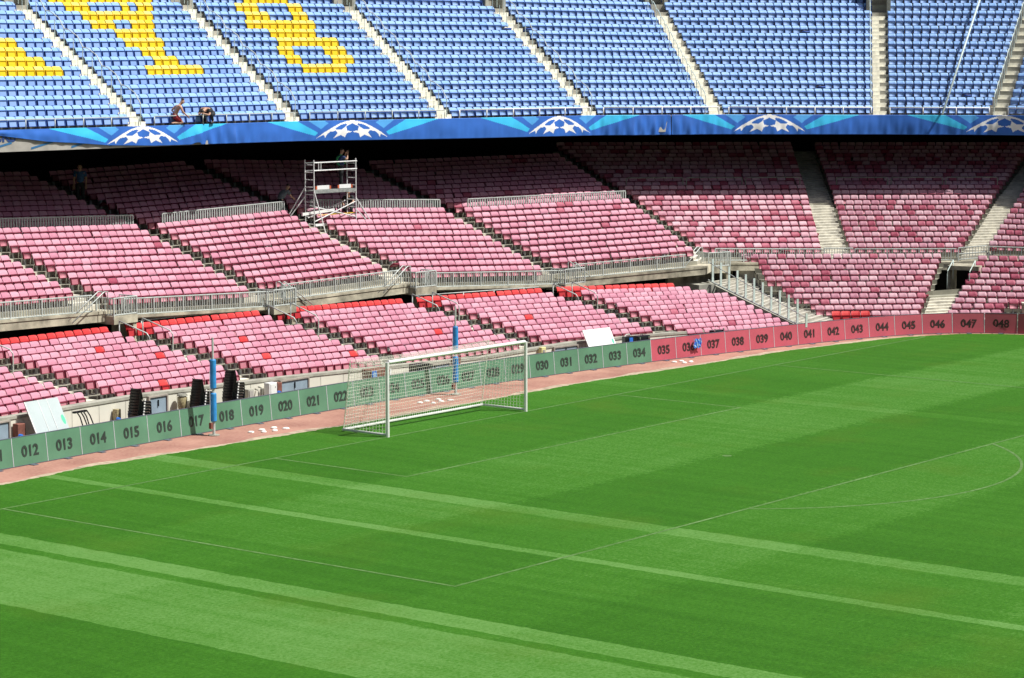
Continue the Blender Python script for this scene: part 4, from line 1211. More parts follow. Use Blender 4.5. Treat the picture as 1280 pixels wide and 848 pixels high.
def build_clutter():
    # leaning panels
    root, bl, br, tl, tr, n = quad_panel('leaning_panel', B(-17.35, .55, .02), B(-15.95, .50, .02), B(-17.55, 1.25, 1.74), B(-16.1, 1.25, 1.74), .035, 'panelgrey', 'pale grey panel with two thin lines leaning behind board 013', 'panel')
    ln = MB()
    for t in (.40, .66):
        a = bl.lerp(br, t) + n * .08; b = tl.lerp(tr, t) + n * .08; w = (br - bl).normalized() * .008
        ln.face([a - w, a + w, b + w, b - w])
    ln.build('line', M['panelwhite'], root, recalc=False)
    e = MB(); a, b = bl + n * .1, tl + n * .1; w = (br - bl).normalized() * .04
    e.face([a, a + w, b + w, b]); e.build('edge_strip', M['panelwhite'], root, recalc=False)
    g = MB(); c = br.lerp(tr, .60) - (br - bl).normalized() * .1 + n * .12; up = (tl - bl).normalized()
    g.face([c + up * (.17 * math.sin(t)) + (br - bl).normalized() * (.07 * math.cos(t)) for t in np.linspace(0, 6.28, 13)[:-1]]); g.build('sticker', M['greenmark'], root, recalc=False)
    root, bl, br, tl, tr, n = quad_panel('leaning_panel', B(11.5, .6, .02), B(13.1, .6, .02), B(11.42, 1.3, 1.42), B(13.0, 1.3, 1.42), .035, 'panelwhite', 'bright white panel leaning behind boards 032 and 033', 'panel')
    g = MB(); c = br.lerp(tr, .62) - (br - bl).normalized() * .12 + n * .1; up = (tl - bl).normalized()
    g.face([c + up * (.12 * math.sin(t)) + (br - bl).normalized() * (.06 * math.cos(t)) for t in np.linspace(0, 6.28, 13)[:-1]]); g.build('sticker', M['greenmark'], root, recalc=False)
    # inverted black tubular frames
    for k in range(2):
        s = -15.72 + .28 * k
        root = thing('folding_frame', 'black bent tube frame leaning right of the grey panel, %s' % ('nearer the panel' if k == 0 else 'further from the panel'), 'tube frame', tuple(B(s, .8)), 'black tube frames behind board 014')
        for q in range(2):
            mb = MB(); b0 = B(s + .03 + .16 * q, .75, 0.02); mb.tube([b0 + Vector((.32 + .08 * q, -.1, 0)), b0 + Vector((.22 + .05 * q, -.05, .55)), b0 + Vector((.08, 0, 1.05)), b0 + Vector((-.02, .03, 1.22)), b0 + Vector((-.1, .05, 1.2))], .022, 7)
            mb.build('leg', M['black'], root, smooth=True)
        mb = MB(); b0 = B(s, .8, 0.); mb.box(b0 + Vector((.03, .02, 1.24)), (.14, 0, 0), (0, .05, 0), (0, 0, .03)); mb.build('joint', M['black'], root)
    def cab(name, s, d, w, dp, z0, z1, mat, label, cat, detail=None):
        o = B(s, d); u, nn = Bdir(s); root = thing(name, label, cat, tuple(o))
        mb = MB(); mb.box(o + Vector((0, 0, (z0 + z1) / 2)), u * w / 2, nn * dp / 2, Vector((0, 0, (z1 - z0) / 2))); ob = mb.build('case', M[mat], root)
        bv = ob.modifiers.new('bevel', 'BEVEL'); bv.width = min(.02, w * .1); bv.segments = 2
        if detail: detail(root, o, u, nn)
        return root
    def legs(root, o, u, nn, z, w, dp):
        mb = MB()
        for a in (-1, 1): mb.box(o + u * (a * w * .35) + Vector((0, 0, z / 2)), u * .02, nn * .02, Vector((0, 0, z / 2)))
        mb.build('support', M['coping'], root)
    def d_white(root, o, u, nn):
        mb = MB(); mb.box(o - nn * .135 + Vector((0, 0, .72)), u * .13, nn * .012, Vector((0, 0, .33))); mb.build('door', M['panelwhite'], root)
        sc = MB()
        for dz in (.5, .94): sc.box(o - nn * .15 + u * .1 + Vector((0, 0, dz)), u * .012, nn * .01, Vector((0, 0, .02)))
        sc.build('hinge', M['coping'], root)
    def d_knob(root, o, u, nn):
        mb = MB(); mb.box(o - nn * .115 + Vector((0, 0, .72)), u * .1, nn * .012, Vector((0, 0, .2))); mb.build('door', M['fascia'], root)
    cab('switch_cabinet', -9.72, 1.25, .34, .24, .30, 1.10, 'white', 'white cabinet on the wall left of the middle chair stack', 'cabinet', d_white)
    cab('switch_cabinet', -5.95, 1.25, .42, .26, .30, 1.10, 'white', 'white cabinet on the wall behind board 020', 'cabinet', d_white)
    cab('switch_cabinet', -7.0, 1.3, .28, .2, .42, .98, 'coping', 'grey cabinet on the wall behind board 019', 'cabinet', lambda r_, o, u, nn: d_knob(r_, o, u, nn))
    def d_lamp(root, o, u, nn):
        mb = MB(); mb.tube([o + Vector((0, 0, .62)), o + Vector((0, 0, .72)), o + Vector((0, 0, 1.08)), o + Vector((0, 0, 1.14))], [.10, .15, .17, .10], 12); mb.build('lens', M['lampglass'], root, smooth=True)
        cp = MB(); cp.tube([o + Vector((0, 0, 1.14)), o + Vector((0, 0, 1.2))], [.18, .15], 12); cp.build('cap', M['coping'], root)
    cab('wall_lamp', -10.42, 1.2, .2, .2, 0.02, .62, 'coping', 'amber cased lamp on a grey post beside the door behind board 016', 'lamp', d_lamp)
    # pipes
    root = thing('pipe_stub', 'pair of thin grey pipe stubs rising behind board 019', 'pipe', tuple(B(-6.6, 1.2)))
    for q in range(2):
        mb = MB(); o = B(-6.62 + .17 * q, 1.2); mb.tube([o, o + Vector((0, 0, .8 + .08 * q)), o + Vector((.03, .05, .9 + .06 * q)), o + Vector((.03, .2, .92 + .06 * q))], .028, 8); mb.build('pipe', M['coping'], root, smooth=True)
    # hose boxes: red brown with a blue valve
    def d_hose(root, o, u, nn):
        v = MB(); v.tube([o - nn * .14 - u * .12 + Vector((0, 0, .70)), o - nn * .24 - u * .12 + Vector((0, 0, .70))], .07, 10); v.build('valve', M['brightblue'], root)
        p = MB(); p.tube([o - u * .12 + Vector((0, 0, .02)), o - u * .12 + Vector((0, 0, .6))], .035, 8); p.build('pipe', M['coping'], root)
    cab('hose_box', -17.7, 1.33, .34, .24, .62, 1.08, 'redbrown', 'red brown hose box with blue valve behind board 012', 'box', d_hose)
    cab('hose_box', -5.5, 1.33, .22, .24, .62, 1.05, 'redbrown', 'red brown hose box beside the white cabinet behind board 020', 'box', d_hose)
    cab('hose_box', -13.35, 1.36, .2, .2, .5, 1.02, 'lampglass', 'ochre hose box half hidden by the leftmost chair stack', 'box', d_hose)
    cab('hose_box', 4.25, 1.33, .26, .24, .56, .96, 'redbrown', 'small brown hose box right of the blue grey door behind the goal', 'box', d_hose)
    def d_crate(root, o, u, nn):
        mb = MB(); mb.box(o - u * .36 - nn * .262 + Vector((0, 0, .86)), u * .13, nn * .01, Vector((0, 0, .17))); mb.build('label_plate', M['brightblue'], root)
        me = text_mesh('B', .3, .01); me.materials.clear(); me.materials.append(M['lightblue']); q = link('letter', me, root); put_text(q, o - u * .36 - nn * .276 + Vector((0, 0, .76)), u, Vector((0, 0, 1)), -nn)
        h = MB(); h.box(o + u * .12 - nn * .262 + Vector((0, 0, .6)), u * .3, nn * .008, Vector((0, 0, .012))); h.build('lid_seam', M['edge'], root)
        e = MB(); e.box(o + u * .55 + Vector((0, 0, .5)), u * .04, nn * .24, Vector((0, 0, .5))); e.build('side_board', M['panelwhite'], root)
    cab('equipment_crate', -.6, 1.0, 1.0, .5, 0.02, 1.06, 'redbrown', 'large red brown crate with a blue plate left of the near goalpost', 'crate', d_crate)
    def d_mon(root, o, u, nn):
        mb = MB()
        for q in range(4): mb.box(o + u * (.44 - .0 * q) + Vector((0, 0, .55 + .12 * q)), u * (.06 + .012 * q), nn * .2, Vector((0, 0, .045)))
        mb.build('fin', M['blacksheen'], root); t = MB(); t.box(o - nn * .2 + Vector((0, 0, .72)), u * .3, nn * .01, Vector((0, 0, .2))); t.build('front_panel', M['blacksheen'], root)
    cab('stage_speaker', 1.7, .9, .75, .4, .02, 1.02, 'black', 'black loudspeaker box behind the net right of the near goalpost', 'loudspeaker', d_mon)
    def d_none(root, o, u, nn):
        mb = MB(); mb.box(o - nn * .1 + Vector((0, 0, .78)), u * .06, nn * .012, Vector((0, 0, .05))); mb.build('cover', M['fascia'], root)
    cab('meter_box', 9.15, 1.34, .26, .18, .62, .93, 'yellowbox', 'small pale yellow box on the wall above board 030', 'box', d_none)
    def d_bag(root, o, u, nn):
        mb = MB(); mb.box(o + u * .05 - nn * .13 + Vector((0, 0, .92)), u * .1, nn * .02, Vector((0, 0, .1))); mb.build('pocket', M['brightblue'], root)
        h = MB(); h.tube([o - u * .2 + Vector((0, 0, 1.05)), o - u * .1 + Vector((0, 0, 1.16)), o + u * .08 + Vector((0, 0, 1.16)), o + u * .18 + Vector((0, 0, 1.05))], .02, 6); h.build('strap', M['panelwhite'], root)
    cab('kit_bag', 13.35, .6, .5, .22, .02, 1.08, 'black', 'upright black and blue bag right of the white panel', 'bag', d_bag)
    def d_case(root, o, u, nn):
        mb = MB()
        for a in (-1, 1): mb.box(o + u * (.26 * a) - nn * .16 + Vector((0, 0, .95)), u * .03, nn * .02, Vector((0, 0, .06)))
        mb.build('latch', M['chrome'], root)
        h = MB(); h.tube([o - u * .08 + Vector((0, 0, 1.04)), o - u * .06 + Vector((0, 0, 1.1)), o + u * .06 + Vector((0, 0, 1.1)), o + u * .08 + Vector((0, 0, 1.04))], .015, 6); h.build('handle', M['black'], root)
    cab('flight_case', 14.15, .6, .72, .3, .02, 1.05, 'blacksheen', 'black case standing behind board 034', 'case', d_case)
    cab('flight_case', 18.6, .62, .62, .26, .02, .93, 'blacksheen', 'flat black case just showing above board 036', 'case', d_case)
    # blue and white cloth hanging on board 036
    u, nn = Bdir(16.75); o = B(16.75, -.05)
    root = thing('hung_cloth', 'blue and white rag hanging over the front of board 036', 'cloth', tuple(o))
    cl = MB(); G = 7
    def Pc(i, j): return o + u * (-.22 + .44 * i / G + .03 * math.sin(j)) - nn * (.02 + .05 * abs(math.sin(i * 1.7 + j * .6))) + Vector((0, 0, .76 - .38 * j / G - .03 * math.sin(i * 1.9)))
    for i in range(G):
        for j in range(G): cl.face([Pc(i, j), Pc(i + 1, j), Pc(i + 1, j + 1), Pc(i, j + 1)], 1 if (i * 3 + j) % 4 == 0 or (i == 3 and j > 2) else 0)
    ob = cl.build('cloth', [M['brightblue'], M['lightblue']], root, recalc=False); s_ = ob.modifiers.new('t', 'SOLIDIFY'); s_.thickness = .01
    # white scraps on the track
    G1 = [((-5.47, 4.0), 'beside the left pole below board 019'), ((-4.62, 4.35), ''), ((-5.03, 3.91), ''), ((-5.19, 4.36), ''), ((-4.47, 3.92), ''), ((-5.8, 4.28), '')]
    sets = [('left of the goal', [(-5.47, 4.0), (-4.62, 4.35), (-5.03, 3.91), (-5.19, 4.36), (-4.47, 3.92), (-5.8, 4.28)]), ('behind the goal', [(4.07, 4.34), (3.74, 3.93), (4.2, 3.87), (3.25, 3.89), (3.49, 4.42), (3.03, 4.34)]),
            ('right of the goal', [(18.38, 3.72), (18.80, 3.66), (18.45, 3.27), (18.89, 3.25)])]
    for where, L in sets:
        for k, (x, y) in enumerate(L):
            mb = MB(); n = 9; rx, ry = random.uniform(.10, .15), random.uniform(.08, .12); an = random.uniform(0, 3)
            ring = []
            for q in range(n):
                t = 2 * math.pi * q / n; rr = random.uniform(.8, 1.1); a, b = rx * math.cos(t) * rr, ry * math.sin(t) * rr
                ring.append(Vector((x + a * math.cos(an) - b * math.sin(an), y + a * math.sin(an) + b * math.cos(an), 0)))
            c = Vector((x, y, 0))
            for q in range(n):
                a, b = ring[q], ring[(q + 1) % n]; up = Vector((0, 0, .025)); ha, hb = a.lerp(c, .3) + Vector((0, 0, .05)), b.lerp(c, .3) + Vector((0, 0, .05))
                mb.face([a, b, b + up, a + up]); mb.face([a + up, b + up, hb, ha]); mb.face([ha, hb, c + Vector((0, 0, .055))])
            o = mb.build('white_marker', M['paper'])
            tag(o, 'flat white marker on the red track, %s' % where, 'marker', 'white markers on the track ' + where)
    # pale pillar at the right edge of the corner
    o = B(34.78, 1.25); u, n = Bdir(34.78); v = (u * -.25 + n).normalized(); r = Vector((v.y, -v.x, 0))
    root = thing('concrete_pillar', 'pale concrete pillar at the right edge above board 048', 'pillar', tuple(o))
    mb = MB(); mb.box(o + r * .35 + Vector((0, 0, .62)), r * .5, v * .2, Vector((0, 0, .62))); mb.build('shaft', M['slab'], root)
    mb = MB(); mb.box(o + r * .35 + Vector((0, 0, 1.27)), r * .52, v * .22, Vector((0, 0, .03))); mb.build('cap', M['nosing'], root)
    # landing above the corner gangway
    root = thing('corner_landing', 'pale slab over the dark corner gangway mouth', 'landing', tuple(V_('R2', 7)))
    c = V_('R2', 8.4, -.42, .30); a = R(ST['R2'][3]); v = Vector((math.cos(a), math.sin(a), 0)); r = Vector((v.y, -v.x, 0))
    mb = MB(); mb.box(c, r * .75, v * .75, Vector((0, 0, .10))); mb.build('slab', M['slab'], root)
    for a_ in (-.7, .7):
        mb = MB(); mb.box(c + r * a_ - Vector((0, 0, .7)), r * .06, v * .6, Vector((0, 0, .59))); mb.build('side_wall', M['slab'], root)

# ------------------------------------------------------------------ upper gangway mouths
def build_upper_mouths():
    for S, off, j, lb in (('A5', -AB / 2 + .3, 13.9, 'dark doorway at the head of the fifth blue aisle'), ('A6', .0, 12.95, 'dark doorway at the head of the sixth blue aisle'), ('A1', -AB / 2 + .3, 13.2, 'grey gangway wall at the head of the first blue aisle'), ('A2', -AB / 2 + .3, 13.3, 'grey gangway wall at the head of the second blue aisle'), ('A3', -AB / 2 + .3, 13.3, 'grey gangway wall at the head of the third blue aisle'), ('A4', -AB / 2 + .3, 13.2, 'grey gangway wall at the head of the fourth blue aisle')):
        c = V_(S, j, off); a = R(ST[S][3]); v = Vector((math.cos(a), math.sin(a), 0)); r = Vector((v.y, -v.x, 0))
        root = thing('gangway_mouth', lb, 'doorway', tuple(c), 'gangway mouths at the top of the blue aisles')
        mb = MB(); w = .42; h = 2.0
        mb.box(c - r * (w + .12) + v * .6 + Vector((0, 0, h / 2 - .2)), r * .10, v * .6, Vector((0, 0, h / 2))); mb.build('side_wall', M['coping'], root); mb = MB(); mb.box(c + r * (w + .12) + v * .6 + Vector((0, 0, h / 2 - .2)), r * .10, v * .6, Vector((0, 0, h / 2)))
        mb.build('side_wall', M['coping'], root)
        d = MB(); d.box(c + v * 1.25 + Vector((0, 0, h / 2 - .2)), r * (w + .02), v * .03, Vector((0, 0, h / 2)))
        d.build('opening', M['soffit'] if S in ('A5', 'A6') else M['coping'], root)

# ------------------------------------------------------------------ scaffold
def build_scaffold():
    base = V_('M25', 7, -.55, 0)
    a = R(ST['M25'][3]); v = Vector((math.cos(a), math.sin(a), 0)); r = Vector((v.y, -v.x, 0))
    LW, DP = 2.52, .56
    root = thing('scaffold_tower', 'aluminium scaffold tower with platform standing among the pink seats', 'scaffold', tuple(base))
    z0 = 4.72                                   # reference level of the left front foot
    o = Vector((base.x, base.y, 0)) + v * .28
    def Pt(x, y, z): return o + r * x + v * y + Vector((0, 0, z0 + z))
    top = 3.28
    for x in (0, LW):
        for y in (0, DP):
            zb = (.0 if y == 0 else .22) if x == 0 else (.36 if y == 0 else .5)
            mb = MB(); mb.tube([Pt(x, y, zb), Pt(x, y, top)], .026, 8); mb.build('post', M['alum'], root)
        for k in range(9):
            z = .5 + k * .32
            mb = MB(); mb.tube([Pt(x, 0, z), Pt(x, DP, z)], .018, 6); mb.build('rung', M['alum'], root)
    for z, y in ((top - .12, 0), (top - .46, 0), (top - .14, DP), (top - .48, DP)):
        mb = MB(); mb.tube([Pt(-.02, y, z), Pt(LW + .06, y, z)], .027, 8); mb.build('guard_rail', M['alum'], root)
    mb = MB(); mb.tube([Pt(.28, 0, top - .14), Pt(.28, 0, top - .46)], .018, 6); mb.tube([Pt(.42, 0, top - .14), Pt(.42, 0, top - .46)], .018, 6); mb.build('gate_bar', M['alum'], root)
    mb = MB(); mb.box(Pt(LW / 2, DP / 2, 1.92), r * (LW / 2 - .03), v * (DP / 2), Vector((0, 0, .035))); mb.box(Pt(LW / 2, -.012, 1.90), r * (LW / 2 - .03), v * .012, Vector((0, 0, .07))); mb.build('platform', M['deck'], root)
    for x0, x1 in ((.2, .92), (1.52, 2.22)):
        mb = MB(); mb.box(Pt((x0 + x1) / 2, .02, 2.08), r * ((x1 - x0) / 2), v * .012, Vector((0, 0, .085))); mb.build('toe_board', M['toe'], root)
        cl = MB()
        for xx in (x0 - .05, x1 + .05): cl.box(Pt(xx, .02, 2.07), r * .045, v * .02, Vector((0, 0, .07)))
        cl.build('clip', M['orange'], root)
    mb = MB(); mb.box(Pt(LW / 2, 0, .46), r * (LW / 2 - .03), v * .03, Vector((0, 0, .05))); mb.build('base_beam', M['alum'], root)
    for p, q in (((.05, 0, 1.25), (LW - .05, 0, .72)), ((.05, 0, .62), (LW - .05, 0, 1.38)), ((.25, DP, 1.3), (LW, DP, .7)), ((.15, DP, .75), (LW - .1, DP, 1.42))):
        mb = MB(); mb.tube([Pt(*p), Pt(*q)], .024, 6); mb.build('diagonal_brace', M['alum'], root)
    mb = MB(); mb.tube([Pt(.4, .2, .86), Pt(LW, .1, .88)], .02, 6); mb.build('horizontal_brace', M['yellowtube'], root)
    for p, q in (((LW, 0, 1.55), (LW + .95, -.35, .02)), ((LW, 0, 1.05), (LW + .75, -.25, .25)), ((0, DP, 2.1), (-.55, DP + .45, .9)), ((0, DP, 1.7), (-.55, DP + .45, .75)), ((.0, 0, 1.95), (.28, -.45, .02))):
        mb = MB(); mb.tube([Pt(*p), Pt(*q)], .024, 6); mb.build('outrigger', M['alum'], root)
    # a loose white beam passed through the tower
    t = thing('loose_beam', 'long white beam lying through the scaffold tower', 'beam', tuple(Pt(-.6, .2, 1.0)))
    mb = MB(); mb.box(Pt(.45, .22, 1.0), (r * 1.0 + Vector((0, 0, .06))).normalized() * .95, v * .03, Vector((0, 0, .06))); mb.box(Pt(-.5, .22, .95), r * .015, v * .045, Vector((0, 0, .075))); mb.build('beam', M['white'], t)
    return Pt

# ------------------------------------------------------------------ people
def skinned(name, chains, mat, parent, root=0, sub=1):
    """chains: list of [(x,y,z,r), ...]; equal points are merged, so chains join"""
    idx = {}; V = []; Rr = []; E = []
    for ch in chains:
        prev = None
        for (x, y, z, rr) in ch:
            k = (round(x, 4), round(y, 4), round(z, 4))
            if k not in idx: idx[k] = len(V); V.append(k); Rr.append(rr)
            if prev is not None and prev != idx[k]: E.append((prev, idx[k]))
            prev = idx[k]
    me = bpy.data.meshes.new(name); me.from_pydata(V, E, [])
    ob = bpy.data.objects.new(name, me); COL.objects.link(ob)
    sk = ob.modifiers.new('skin', 'SKIN'); sk.use_smooth_shade = True; sk.branch_smoothing = .3
    lay = me.skin_vertices[0].data if me.skin_vertices else None
    if lay is None:
        bm = bmesh.new(); bm.from_mesh(me); bm.verts.layers.skin.verify(); bm.to_mesh(me); bm.free(); lay = me.skin_vertices[0].data
    for i, rr in enumerate(Rr):
        lay[i].radius = rr if isinstance(rr, tuple) else (rr, rr); lay[i].use_root = (i == root)
    ss = ob.modifiers.new('sub', 'SUBSURF'); ss.levels = sub; ss.render_levels = sub
    dg = bpy.context.evaluated_depsgraph_get(); m2 = bpy.data.meshes.new_from_object(ob.evaluated_get(dg))
    bpy.data.objects.remove(ob); m2.materials.clear(); m2.materials.append(mat)
    m2.name = name
    return link(name, m2, parent)

def person(label, loc, yaw, J, clothes, hairmat='hair', group=None):
    """J: joints in the person's own frame (x right, y forward, z up)"""
    root = thing('person', label, 'person', tuple(loc), group)
    rot = Matrix.Rotation(yaw, 3, 'Z'); loc = Vector(loc)
    W = lambda p: rot @ Vector(p) + loc
    def ch(names, rad):
        return [(*W(J[n]), r) for n, r in zip(names, rad)]
    def hand(side):
        w, h = Vector(J['hand' + side]), Vector(J['elb' + side]); d = (w - h).normalized()
        o = Vector((0, 0, 1)).cross(d); o = (o.normalized() if o.length > .05 else Vector((1, 0, 0))); b = d.cross(o)
        pal = w + d * .08; out = [[(*W(w), .028), (*W(pal), (.040))]]
        for q, (off, ln) in enumerate(((-.030, .070), (-.010, .085), (.010, .080), (.030, .062))):
            k = pal + o * off; out.append([(*W(pal), .040), (*W(k + d * .02), .011), (*W(k + d * (.02 + ln * .5) - b * .012), .010), (*W(k + d * (.02 + ln * .85) - b * .04), .008)])
        t = w + d * .03 - o * .025
        out.append([(*W(w), .028), (*W(t - o * .02 + d * .02), .012), (*W(t - o * .035 + d * .055), .010)])
        return out
    hd = Vector(J['head']); nk = Vector(J['neck']); up = (hd - nk).normalized()
    ahead = Vector(J.get('face', (0, 1, 0))).normalized()
    body = [ch(['pelvis', 'waist', 'chest', 'neckb'], (.125, .115, .14, .07)), [(*W(J['neckb']), .07), (*W(nk), .052), (*W(hd - up * .05 + ahead * .02), .078), (*W(hd + up * .06), .088), (*W(hd + up * .115), .06)]]
    for s in 'LR':
        body.append(ch(['chest', 'sho' + s, 'elb' + s, 'hand' + s], (.14, .068, .045, .028))); body += hand(s)
        body.append(ch(['pelvis', 'hip' + s, 'knee' + s, 'ank' + s], (.125, .095, .062, .042)))
        a = Vector(J['ank' + s]); t = a + Vector(J.get('toe', (0, 1, 0))) * .16 - Vector((0, 0, .05)); body.append([(*W(a), .042), (*W(t), .035)])
    skinned('body', body, M['skin'], root)
    # face details
    f = MB(); side = up.cross(ahead).normalized()
    def blob(mb, c, rx, mi=0, n=6):
        c = W(c); mb.tube([c - Vector((0, 0, rx)), c - Vector((0, 0, rx * .5)), c + Vector((0, 0, rx * .5)), c + Vector((0, 0, rx))], [rx * .3, rx, rx, rx * .3], n, mi)
    blob(f, hd + ahead * .105 + up * .005, .018, 0)
    for sg in (-1, 1):
        blob(f, hd + ahead * .09 + side * (.034 * sg) + up * .03, .012, 1); blob(f, hd + side * (.09 * sg) + up * .005, .024, 0)
    blob(f, hd + ahead * .088 - up * .045, .017, 2)
    f.build('face_features', [M['skin'], M['hair'], M['redbrown']], root, smooth=True)
    h = []
    h.append([(*W(hd + up * .03 - ahead * .05), .085), (*W(hd + up * .09 - ahead * .02), .092), (*W(hd + up * .13 + ahead * .01), .06)])
    skinned('hair', h, M[hairmat], root)
    for nm, mat, kind in clothes:
        if kind == 'shirt':
            c = [ch(['pelvis', 'waist', 'chest', 'neckb'], (.16, .165, .185, .10))]
            for s in 'LR':
                e = Vector(J['sho' + s]).lerp(Vector(J['elb' + s]), .7); c.append([(*W(J['chest']), .185), (*W(J['sho' + s]), .098), (*W(e), .068)])
            skinned(nm, c, M[mat], root)
        if kind in ('trousers', 'shorts'):
            c = [ch(['pelvis', 'waist'], (.15, .125))]
            for s in 'LR':
                if kind == 'trousers': c.append([(*W(J['pelvis']), .15), (*W(J['hip' + s]), .112), (*W(J['knee' + s]), .08), (*W(Vector(J['knee' + s]).lerp(Vector(J['ank' + s]), .9)), .064)])
                else: c.append([(*W(J['pelvis']), .15), (*W(J['hip' + s]), .115), (*W(Vector(J['hip' + s]).lerp(Vector(J['knee' + s]), .8)), .095)])
            skinned(nm, c, M[mat], root)
        if kind == 'shoes':
            c = []
            mb = MB()
            for s in 'LR':
                a = Vector(J['ank' + s]); t = a + Vector(J.get('toe', (0, 1, 0))) * .2 - Vector((0, 0, .045)); mb.tube([W(a - Vector(J.get('toe', (0, 1, 0))) * .06 - Vector((0, 0, .045))), W(a - Vector((0, 0, .03))), W(t)], [.042, .052, .036], 8)
            mb.build(nm, M[mat], root, smooth=True)
    return root, W

def pose(**kw):
    J = dict(pelvis=(0, 0, .95), waist=(0, 0, 1.1), chest=(0, 0, 1.3), neckb=(0, 0, 1.45), neck=(0, .01, 1.52), head=(0, .03, 1.63),
             shoL=(-.2, 0, 1.42), elbL=(-.25, -.02, 1.13), handL=(-.25, .1, .88), shoR=(.2, 0, 1.42), elbR=(.25, -.02, 1.13), handR=(.25, .1, .88),
             hipL=(-.1, 0, .9), kneeL=(-.11, .02, .5), ankL=(-.11, 0, .085), hipR=(.1, 0, .9), kneeR=(.11, .02, .5), ankR=(.11, 0, .085))
    J.update(kw); return J

def build_people(Pt):
    # image-right at the scaffold is along +r (roughly +x, -y)
    ya = lambda dx, dy: math.atan2(dy, dx) - math.pi / 2
    # worker on the platform, both hands raised to the face, looking right
    p = Pt(1.9, .3, 1.96)
    J = pose(handL=(-.09, .26, 1.52), elbL=(-.27, .20, 1.26), handR=(.10, .28, 1.55), elbR=(.27, .22, 1.28), head=(0, .05, 1.63), kneeL=(-.12, .05, .5), kneeR=(.12, -.02, .5))
    root, W = person('worker in navy top and green harness on the scaffold platform, hands raised to his face', p, ya(.85, -.5), J, [('shirt', 'navy', 'shirt'), ('trousers', 'darkcloth', 'trousers'), ('shoes', 'black', 'shoes')])
    mb = MB()
    for sg in (-1, 1):
        mb.tube([W((sg * .11, -.02, 1.50)), W((sg * .12, -.17, 1.34)), W((-sg * .06, -.165, 1.14)), W((-sg * .14, -.09, 1.02))], .020, 6)
        mb.tube([W((sg * .11, -.02, 1.50)), W((sg * .13, .16, 1.34)), W((sg * .12, .14, 1.1))], .020, 6)
    mb.build('harness', M['harness'], root)
    ph = MB(); ph.box(W((0.03, .36, 1.66)), W((.05, 0, 0)) - W((0, 0, 0)), W((0, .008, 0)) - W((0, 0, 0)), (0, 0, .045))
    t = thing('camera_phone', 'small dark phone held up by the worker on the scaffold', 'phone', tuple(W((0.03, .36, 1.66)))); ph.build('case', M['black'], t)
    # man climbing the aisle left of the scaffold, back bent towards the outrigger
    p = V_('M25', 10, -1.0, 0.02, .1) 
    J = pose(pelvis=(0, -.1, .85), waist=(0, -.02, 1.0), chest=(0, .14, 1.16), neckb=(0, .26, 1.27), neck=(0, .30, 1.33), head=(0, .36, 1.42), shoL=(-.2, .22, 1.25), shoR=(.2, .22, 1.25), elbL=(-.26, .38, 1.05), handL=(-.2, .55, 1.2), elbR=(.26, .36, 1.02), handR=(.18, .52, .95), hipL=(-.1, -.1, .8), hipR=(.1, -.1, .8), kneeL=(-.11, .06, .46), ankL=(-.11, -.08, .085), kneeR=(.11, .12, .48), ankR=(.11, .05, .085), face=(0, .9, -.25))
    person('man in grey top leaning forward in the dark aisle left of the scaffold', p, ya(.9, -.15), J, [('shirt', 'greycloth', 'shirt'), ('trousers', 'darkcloth', 'trousers'), ('shoes', 'black', 'shoes')])
    # worker bent low under the platform
    p = Pt(2.85, .75, .62)
    J = pose(pelvis=(0, -.1, .55), waist=(0, 0, .68), chest=(0, .12, .84), neckb=(0, .2, .96), neck=(0, .23, 1.02), head=(0, .27, 1.11), shoL=(-.2, .16, .93), shoR=(.2, .16, .93), elbL=(-.26, .3, .7), handL=(-.15, .5, .62), elbR=(.26, .3, .7), handR=(.15, .5, .64), hipL=(-.12, -.08, .52), hipR=(.12, -.08, .52), kneeL=(-.16, .3, .42), ankL=(-.14, .1, .085), kneeR=(.16, .3, .42), ankR=(.14, .1, .085), face=(0, .8, -.5))
    person('worker in dark clothes crouching under the scaffold platform', p, ya(-.85, -.4), J, [('shirt', 'darkcloth', 'shirt'), ('trousers', 'darkcloth', 'trousers'), ('shoes', 'black', 'shoes')])
    # man in blue shirt standing in the shade, far left
    p = V_('M2', 16, -.55, 0.02, .1)
    person('man in blue shirt standing in the shade of the left aisle', p, ya(-.6, -.6), pose(), [('shirt', 'bluecloth', 'shirt'), ('trousers', 'darkcloth', 'trousers'), ('shoes', 'black', 'shoes')])
    # shirtless man by the blue front row
    p = V_('A1', 0, 2.0, 0.02, -.28)
    J = pose(pelvis=(0, -.05, .36), waist=(0, .0, .49), chest=(0, .1, .66), neckb=(0, .17, .79), neck=(0, .20, .84), head=(0, .27, .93), shoL=(-.2, .13, .77), shoR=(.2, .13, .77), elbL=(-.32, -.08, .58), handL=(-.22, .10, .42), elbR=(.26, .22, .52), handR=(.2, .40, .38), hipL=(-.1, -.05, .33), hipR=(.1, -.05, .33), kneeL=(-.12, .27, .08), ankL=(-.12, -.14, .08), kneeR=(.12, .27, .08), ankR=(.12, -.14, .08), toe=(0, -1, 0), face=(.0, .8, -.5))
    person('shirtless man in red shorts kneeling above the blue banner', p, ya(.9, -.45), J, [('shorts', 'redcloth', 'shorts'), ('shoes', 'black', 'shoes')])
    # crouching man with camera
    p = V_('A1', 0, 3.75, 0.02, -.28)
    J = pose(pelvis=(0, -.38, .42), waist=(0, -.22, .53), chest=(0, .02, .60), neckb=(0, .2, .58), neck=(0, .26, .56), head=(0, .36, .52), shoL=(-.2, .12, .6), shoR=(.2, .12, .6), elbL=(-.25, .28, .36), handL=(-.1, .42, .42), elbR=(.25, .28, .36), handR=(.1, .42, .42), hipL=(-.12, -.36, .4), hipR=(.12, -.36, .4), kneeL=(-.2, .02, .38), ankL=(-.16, -.2, .085), kneeR=(.2, .02, .38), ankR=(.16, -.2, .085), face=(0, .6, -.8))
